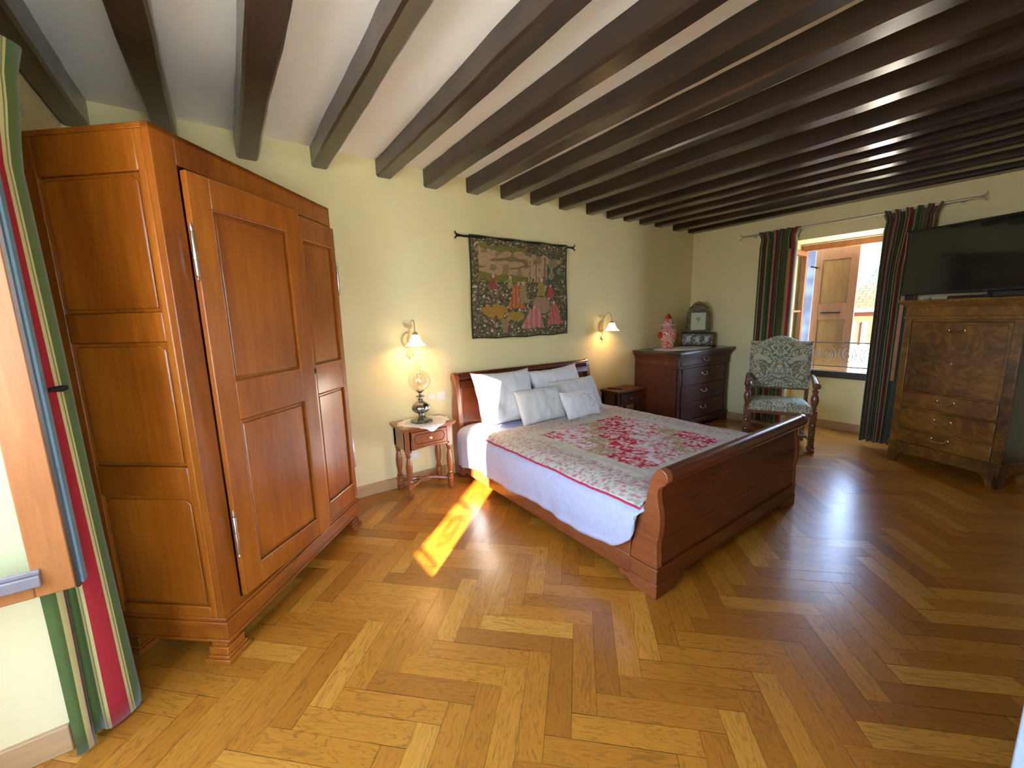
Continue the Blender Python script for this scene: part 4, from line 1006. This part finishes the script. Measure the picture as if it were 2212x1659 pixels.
# ------------------------------------------------------------------ armchair
CC = (-.50, -1.38, 0); CRZ = math.atan2(-.912, .41)   # local x = viewer's right, local -y = front
ch = thing('armchair', 'high-backed walnut armchair in floral tapestry fabric before the far window', 'armchair', (-.50, -1.38, 0), CRZ)
FD = .41
k = MB(); # back cushion with camel top
def backp(sgn):
    def fn(u, v):
        a = 2*u-1; x = a*.285; top = 1.093+.058*math.cos(min(1, abs(a)/.62)*PI/2)**1.0*(abs(a) < .62) + (0)
        z = .585+(top-.585)*v; y0 = .02+(z-.585)*.10
        t_ = (max(0, 1-abs(a)**4)*max(0, 1-abs(2*v-1)**5))**.5
        return (x, y0 + (-.038*t_-.012 if sgn < 0 else .012), z)
    return fn
n = 36; k.grid(backp(-1), n, n); k.grid(backp(1), n, n); N1 = (n+1)**2
for i in range(n):
    for a, b2 in ((i, i+1), (n*(n+1)+i, n*(n+1)+i+1), (i*(n+1), (i+1)*(n+1)), (i*(n+1)+n, (i+1)*(n+1)+n)): k.f.append((a, b2, b2+N1, a+N1)); k.m.append(0)
k.build('backrest', 'damask', ch, ang=50)
k = MB()
def seat(u, v):
    a, b2 = 2*u-1, 2*v-1; hw = .255+.02*(1-v)
    t_ = (max(0, 1-abs(a)**5)*max(0, 1-abs(b2)**5))**.5
    return (a*hw, -FD-.03+v*(FD+.03), .455+.045*t_)
def seatb(u, v):
    p = seat(u, v); return (p[0], p[1], .40)
k.grid(seat, 24, 24); k.grid(seatb, 24, 24); n = 24; N1 = 625
for i in range(n):
    for a, b2 in ((i, i+1), (n*(n+1)+i, n*(n+1)+i+1), (i*(n+1), (i+1)*(n+1)), (i*(n+1)+n, (i+1)*(n+1)+n)): k.f.append((a, b2, b2+N1, a+N1)); k.m.append(0)
k.build('seat', 'damask', ch, ang=50)
k = MB(); k.box(-.265, .265, -FD-.02, -FD+.02, .365, .405); k.box(-.265, -.235, -FD, .03, .365, .405); k.box(.235, .265, -FD, .03, .365, .405); k.box(-.26, .26, 0, .035, .365, .405); k.build('seat_rail', 'chairwood', ch, bevel=.004)
for s_ in (-1, 1):
    k = MB(); x = s_*.288   # twisted front leg + arm support
    def tw(x0, y0, z0, z1, r):
        P3 = []; n_ = 40
        for ph in (0, PI):
            P3 = [(x0+r*.45*math.cos(ph+12*t2/n_*PI*.5), y0+r*.45*math.sin(ph+12*t2/n_*PI*.5), z0+(z1-z0)*t2/n_) for t2 in range(n_+1)]
            k.tube(P3, r*.72, 8)
    y = -FD+.0
    k.box(x-.028, x+.028, y-.028, y+.028, .33, .43); tw(x, y, .14, .33, .026); k.box(x-.026, x+.026, y-.026, y+.026, .075, .14); k.ball((x, y, .04), .036, 8, 0, (1, 1, 1.1))
    k.lathe([(.022, .075), (.022, .085), (.01, .08)], (x, y, 0), 12)
    k.build('leg', 'chairwood', ch, ang=35)
    k = MB(); k.lathe([(.02, .43), (.026, .445), (.018, .46), (.03, .50), (.036, .54), (.028, .58), (.018, .60), (.026, .615), (.026, .64), (.0, .65)], (x, y, 0), 16); k.build('arm_support', 'chairwood', ch)
    k = MB(); k.tube([(x-s_*.005, .03, .72), (x, -.10, .735), (x+s_*.005, -.22, .71), (x+s_*.006, -.33, .675), (x+s_*.004, -.41, .672), (x, -.46, .682), (x, -.475, .665)], [.020, .022, .024, .028, .034, .034, .020], 10); k.build('arm', 'chairwood', ch, ang=50)
    k = MB(); k.box(s_*.255-.022, s_*.255+.022, .02, .062, .0, .40); k.box(s_*.265-.018, s_*.265+.018, .025, .06, .40, .74); k.build('leg', 'chairwood', ch, bevel=.004)
    k = MB(); k.tube([(x, -FD, .105), (s_*.255, .04, .105)], .016, 10); k.build('stretcher', 'chairwood', ch)
    k = MB(); k.tube([(x, -FD-.03, .03), (x+s_*.01, -FD-.07, .022), (x+s_*.01, -FD-.085, .04), (x+s_*.006, -FD-.065, .055)], [.02, .02, .016, .01], 8); k.build('scroll_foot', 'chairwood', ch)
k = MB(); k.tube([(-.288, -.20, .105), (.288, -.20, .105)], .016, 10); k.build('stretcher', 'chairwood', ch)
k = MB(); k.box(-.25, .25, .015, .045, .565, .60); k.build('back_rail', 'chairwood', ch, bevel=.004)

# ------------------------------------------------------------------ secretary
SR = math.atan2(-.93, -.36); SC_ = (-.687+.36*.74, -3.016+.93*.74, 0)   # origin = far (left) front corner, local x toward near corner
sc_ = thing('secretary_desk', 'burr walnut fall-front secretary under the television', 'secretary', SC_, SR)
SW, SD, SH = .74, .385, 1.485
fx = lambda e_: SW-e_     # e measured from near corner
k = MB(); k.box(0.0, .018, 0.02, SD, .16, 1.32); k.box(SW-.018, SW, .02, SD, .16, 1.32); k.box(.018, SW-.018, SD-.015, SD, .16, 1.32); k.build('case', 'secside', sc_, bevel=.003)
k = MB(); k.box(0, .05, 0, .022, .16, 1.32); k.build('pilaster', 'burr', sc_, bevel=.004)
k = MB(); k.box(SW-.06, SW, 0, .022, .16, 1.32); k.build('pilaster', 'burr', sc_, bevel=.004)
for za, zb in ((1.295, 1.32), (.671, .683), (.519, .531), (.329, .341)): k = MB(); k.box(.05, SW-.06, .004, .022, za, zb); k.build('divider', 'burr', sc_)
k = MB(); k.box(.052, SW-.062, .006, .024, .685, 1.292); k.box(.075, SW-.085, .0025, .006, .705, 1.27); q5 = k.build('fall_front', 'burr', sc_, bevel=.003); bail(q5, .36, .003, 1.222, .05)
k = MB(); k.ball((.36, .0, .95), .007, 6, 0, (1, .5, 1.4)); k.build('escutcheon', 'brass', q5)
for (z0, z1, zh) in ((.533, .669, .62), (.343, .517, .45), (.20, .327, .288)):
    k = MB(); k.box(.052, SW-.062, -.002, .020, z0, z1); q5 = k.build('drawer', 'burr', sc_, bevel=.005); bail(q5, .36, -.001, zh)
k = MB()
k.box(-.01, SW+.01, -.012, SD, 1.32, 1.345); k.box(0, SW, -.002, SD, 1.345, 1.42)
for i in range(4): o_ = .005+.012*i; k.box(-o_, SW+o_, -.002-o_, SD, 1.42+i*.012, 1.432+i*.012)
k.box(-.05, SW+.04, -.05, SD, 1.466, SH); k.build('cornice', 'burr', sc_, bevel=.003)
k = MB(); k.box(-.008, SW+.008, -.014, SD, .165, .20); k.box(0, SW, -.006, SD, .10, .165)
for (p) in ([(0, 0), (0, .10), (.13, .10), (.09, .075), (.07, .04), (.06, 0)], [(SW-.06, 0), (SW-.07, .04), (SW-.09, .075), (SW-.13, .10), (SW, .10), (SW, 0)]): k.prism(p, -.006, .03, 'y')
k.box(0, .05, SD-.06, SD, 0, .10); k.box(SW-.05, SW, SD-.06, SD, 0, .10); k.prism([(-.006, 0), (-.006, .10), (.14, .10), (.10, .06), (.08, 0)], SW-.025, SW, 'x')
k.build('plinth', 'burr', sc_, bevel=.003)

# television
TX = 0
tv = thing('television', 'large black flat television standing on the secretary', 'television', SC_, SR)
k = MB(); z0, z1 = 1.535, 2.115; x0, x1 = -.17, .88; yy = .165
k.box(x0, x1, yy, yy+.05, z0, z1); k.build('housing', 'black', tv, bevel=.006)
k = MB(); k.box(x0+.015, x1-.015, yy-.003, yy, z0+.022, z1-.015); k.build('screen', 'screen', tv)
k = MB(); k.box(.30, .62, yy-.06, yy+.14, 1.4855, 1.497); k.box(.42, .50, yy+.01, yy+.04, 1.49, 1.56); k.build('stand', 'black', tv, bevel=.004)
k = MB(); k.box(-.10, .10, -.012, .012, 0, .010); sb = k.build('pen_case', 'silver', None, bevel=.003); sb.matrix_world = Matrix.Translation(Matrix.Translation(SC_) @ rotv(SR) @ Vector((.36, .055, SH+.024))) @ rotv(SR)
k = MB(); k.box(-.12, .14, -.035, .045, 0, .022); 
bx = k.build('media_player', 'black', None, bevel=.003); bx.matrix_world = Matrix.Translation(Matrix.Translation(SC_) @ rotv(SR) @ Vector((.38, .05, SH+.001))) @ rotv(SR)
tag(bx, 'flat black media player under the slim silver case', 'media player'); tag(sb, 'slim silver case lying on the black media player', 'case')
k = MB(); k.box(0, .30, -.03, .035, 0, .045); k.prism([(.02, .045), (.10, .045), (.085, .058), (.035, .058)], -.02, .03, 'y')
bx = k.build('soundbar', 'black', None, bevel=.006); bx.matrix_world = Matrix.Translation(Matrix.Translation(SC_) @ rotv(SR) @ Vector((.535, .035, SH+.001))) @ rotv(SR)
tag(bx, 'black soundbar beside the media player on the secretary', 'soundbar')
k = MB(); k.box(-.018, .018, -.05, .05, 0, .016); bx = k.build('remote_control', 'black', None, bevel=.003); bx.matrix_world = Matrix.Translation(Matrix.Translation(SC_) @ rotv(SR) @ Vector((.10, .07, SH+.001))) @ rotv(SR+.4)
tag(bx, 'small black remote control at the curtain end of the secretary', 'remote')

# alarm sensor near the corner
k = MB(); k.box(-.012, 0, -.02, .02, -.03, .03); se = k.build('alarm_sensor', 'white', None, bevel=.004); se.location = (0, -.07, 2.40)
tag(se, 'small white sensor high on the far wall under the beams', 'sensor')

# ------------------------------------------------------------------ outside
k = MB(); k.box(-60, 60, -60, 60, -4.2, -4.0); tag(k.build('street_ground', 'asphalt'), 'pale street surface below the windows', 'ground', kind='structure')
# far window: shutter, railing, neighbours
sh = thing('window_shutter', 'brown paneled wooden shutter outside the far window', 'shutter', (.72, -1.23, 0), -PI/2+.03)
SWD = .43
k = MB(); rframe(k, 0, SWD, .55, 2.19, 0, .032, .075, 0, None, .16, .10); k.box(.075, SWD-.075, 0, .032, 1.30, 1.50)
k.build('leaf_frame', 'shutter', sh, bevel=.004)
k = MB(); k.box(.075, SWD-.075, .012, .02, 1.50, 2.03); k.build('leaf_panel', 'shutterp', sh)
k = MB(); k.box(.075, SWD-.075, .012, .02, .65, 1.30); k.build('leaf_panel', 'shutterp', sh)
k = MB(); k.box(.10, .30, -.012, 0, 1.38, 1.395); k.build('strap', 'iron', sh)
for z_ in (.80, 1.95):
    k = MB(); k.tube([(.02, 0, z_), (.02, -.205, z_)], .010, 8); k.build('hinge_arm', 'iron', sh)
rl = thing('window_railing', 'scrolled iron railing across the far window opening', 'railing', (.56, 0, 0))
k = MB()
for z_ in (.74, 1.03): k.tube([(0, RW0-.01, z_), (0, RW1+.01, z_)], .008, 8)
k.build('rail', 'ironlace', rl)
k = MB()
for i in range(6):
    yc = RW0-.12-i*.2
    for s_ in (-1, 1):
        pts = [(0, yc+s_*(.015+.075*(t2/20))*math.cos(t2/20*2.2*PI), .885+(.02+.10*(t2/20))*math.sin(t2/20*2.2*PI)*s_) for t2 in range(21)]; k.tube(pts, .0045, 6)
k.build('scrolls', 'ironlace', rl)
rl = thing('window_railing', 'scrolled iron railing with an added sun-blocking planter outside the near window', 'railing', (-6.66, 0, 0))
k = MB()
for z_ in (.90, 1.12): k.tube([(0, LW0-.0, z_), (0, LW1+.0, z_)], .010, 8)
k.build('rail', 'ironlace', rl)
k = MB(); k.box(-.12, .05, LW0+.12, LW1-.12, .50, .86); k.build('sun_stop_box', 'shutter', rl, bevel=.005)  # solid box added out of view to trim the near end of the sun patch
k = MB()
for i in range(8):
    yc = LW0-.12-i*.2
    for s_ in (-1, 1):
        k.tube([(0, yc+s_*(.015+.055*(t2/20))*math.cos(t2/20*2.2*PI), 1.01+(.015+.075*(t2/20))*math.sin(t2/20*2.2*PI)*s_) for t2 in range(21)], .005, 6)
k.build('scrolls', 'ironlace', rl)
# neighbour with tiled roof
nb = thing('neighbouring_house', 'orange rendered house with a sunlit tiled roof across the street', 'house', (8, 0, 0))
k = MB(); k.box(.15, 4, -5, .35, -4, 1.36); k.build('wall', 'render', nb)
k = MB(); k.box(-.12, .0, -5.1, .40, 1.37, 1.46); k.build('gutter', 'whitewash', nb)
k = MB(); k.v = [(-.05, -5.1, 1.44), (-.05, .42, 1.44), (2.6, .10, 3.10), (2.6, -5.1, 3.10)]; k.f = [(0, 1, 2, 3)]; k.m = [0]
rf = k.build('roof', 'tiles', nb, solid=.06); uvl = [(0, 0), (5.5, 0), (5.2, 3.1), (0, 3.1)]; uvmap(rf, lambda i: uvl[i])
for yc in (.20, -.05, -.32, -.6, -.9, -1.2):
    k = MB(); k.box(.06, .14, yc-.05, yc+.05, -1, 1.12); k.build('post', 'whitewash', nb)
k = MB(); k.box(-.6, .15, -5, .35, -4, .50); k.build('terrace', 'whitewash', nb)
k = MB(); k.box(5.6, 7.7, .37, 5.0, -4, 4.2); tag(k.build('stone_house', 'stone'), 'grey rubble stone house beyond the far window', 'house')
k = MB(); k.box(-7.6, -6.9, -7.4, -4.45, -4, 4.6); tag(k.build('side_sun_blocker', 'whitewash'), 'added unseen block keeping sun off the window behind the camera', 'light blocker', kind='structure')  # added out of view to stop sun entering the window behind the camera
# near window: added unseen stack that cuts the sun to a sliver
cs = thing('sun_blocker', 'added unseen sun-blocking stack outside the near window', 'chimney', (0, 0, 0))
def ccx(x, c): return (x, c+.866*x)
X0 = -9.6
P4 = [ccx(X0, 2.965), (X0-.35, 2.965+.866*X0), (X0-.35, 2.965+.866*X0+1.36), (X0, 2.965+.866*X0+1.36)]
k = MB(); k.prism(P4, -4.0, 3.85, 'z'); k.build('stack', 'whitewash', cs)
k = MB(); k.box(X0-.40, X0+.05, P4[0][1]-.0, P4[0][1]+1.42, 3.85, 3.92); k.build('cap', 'whitewash', cs)
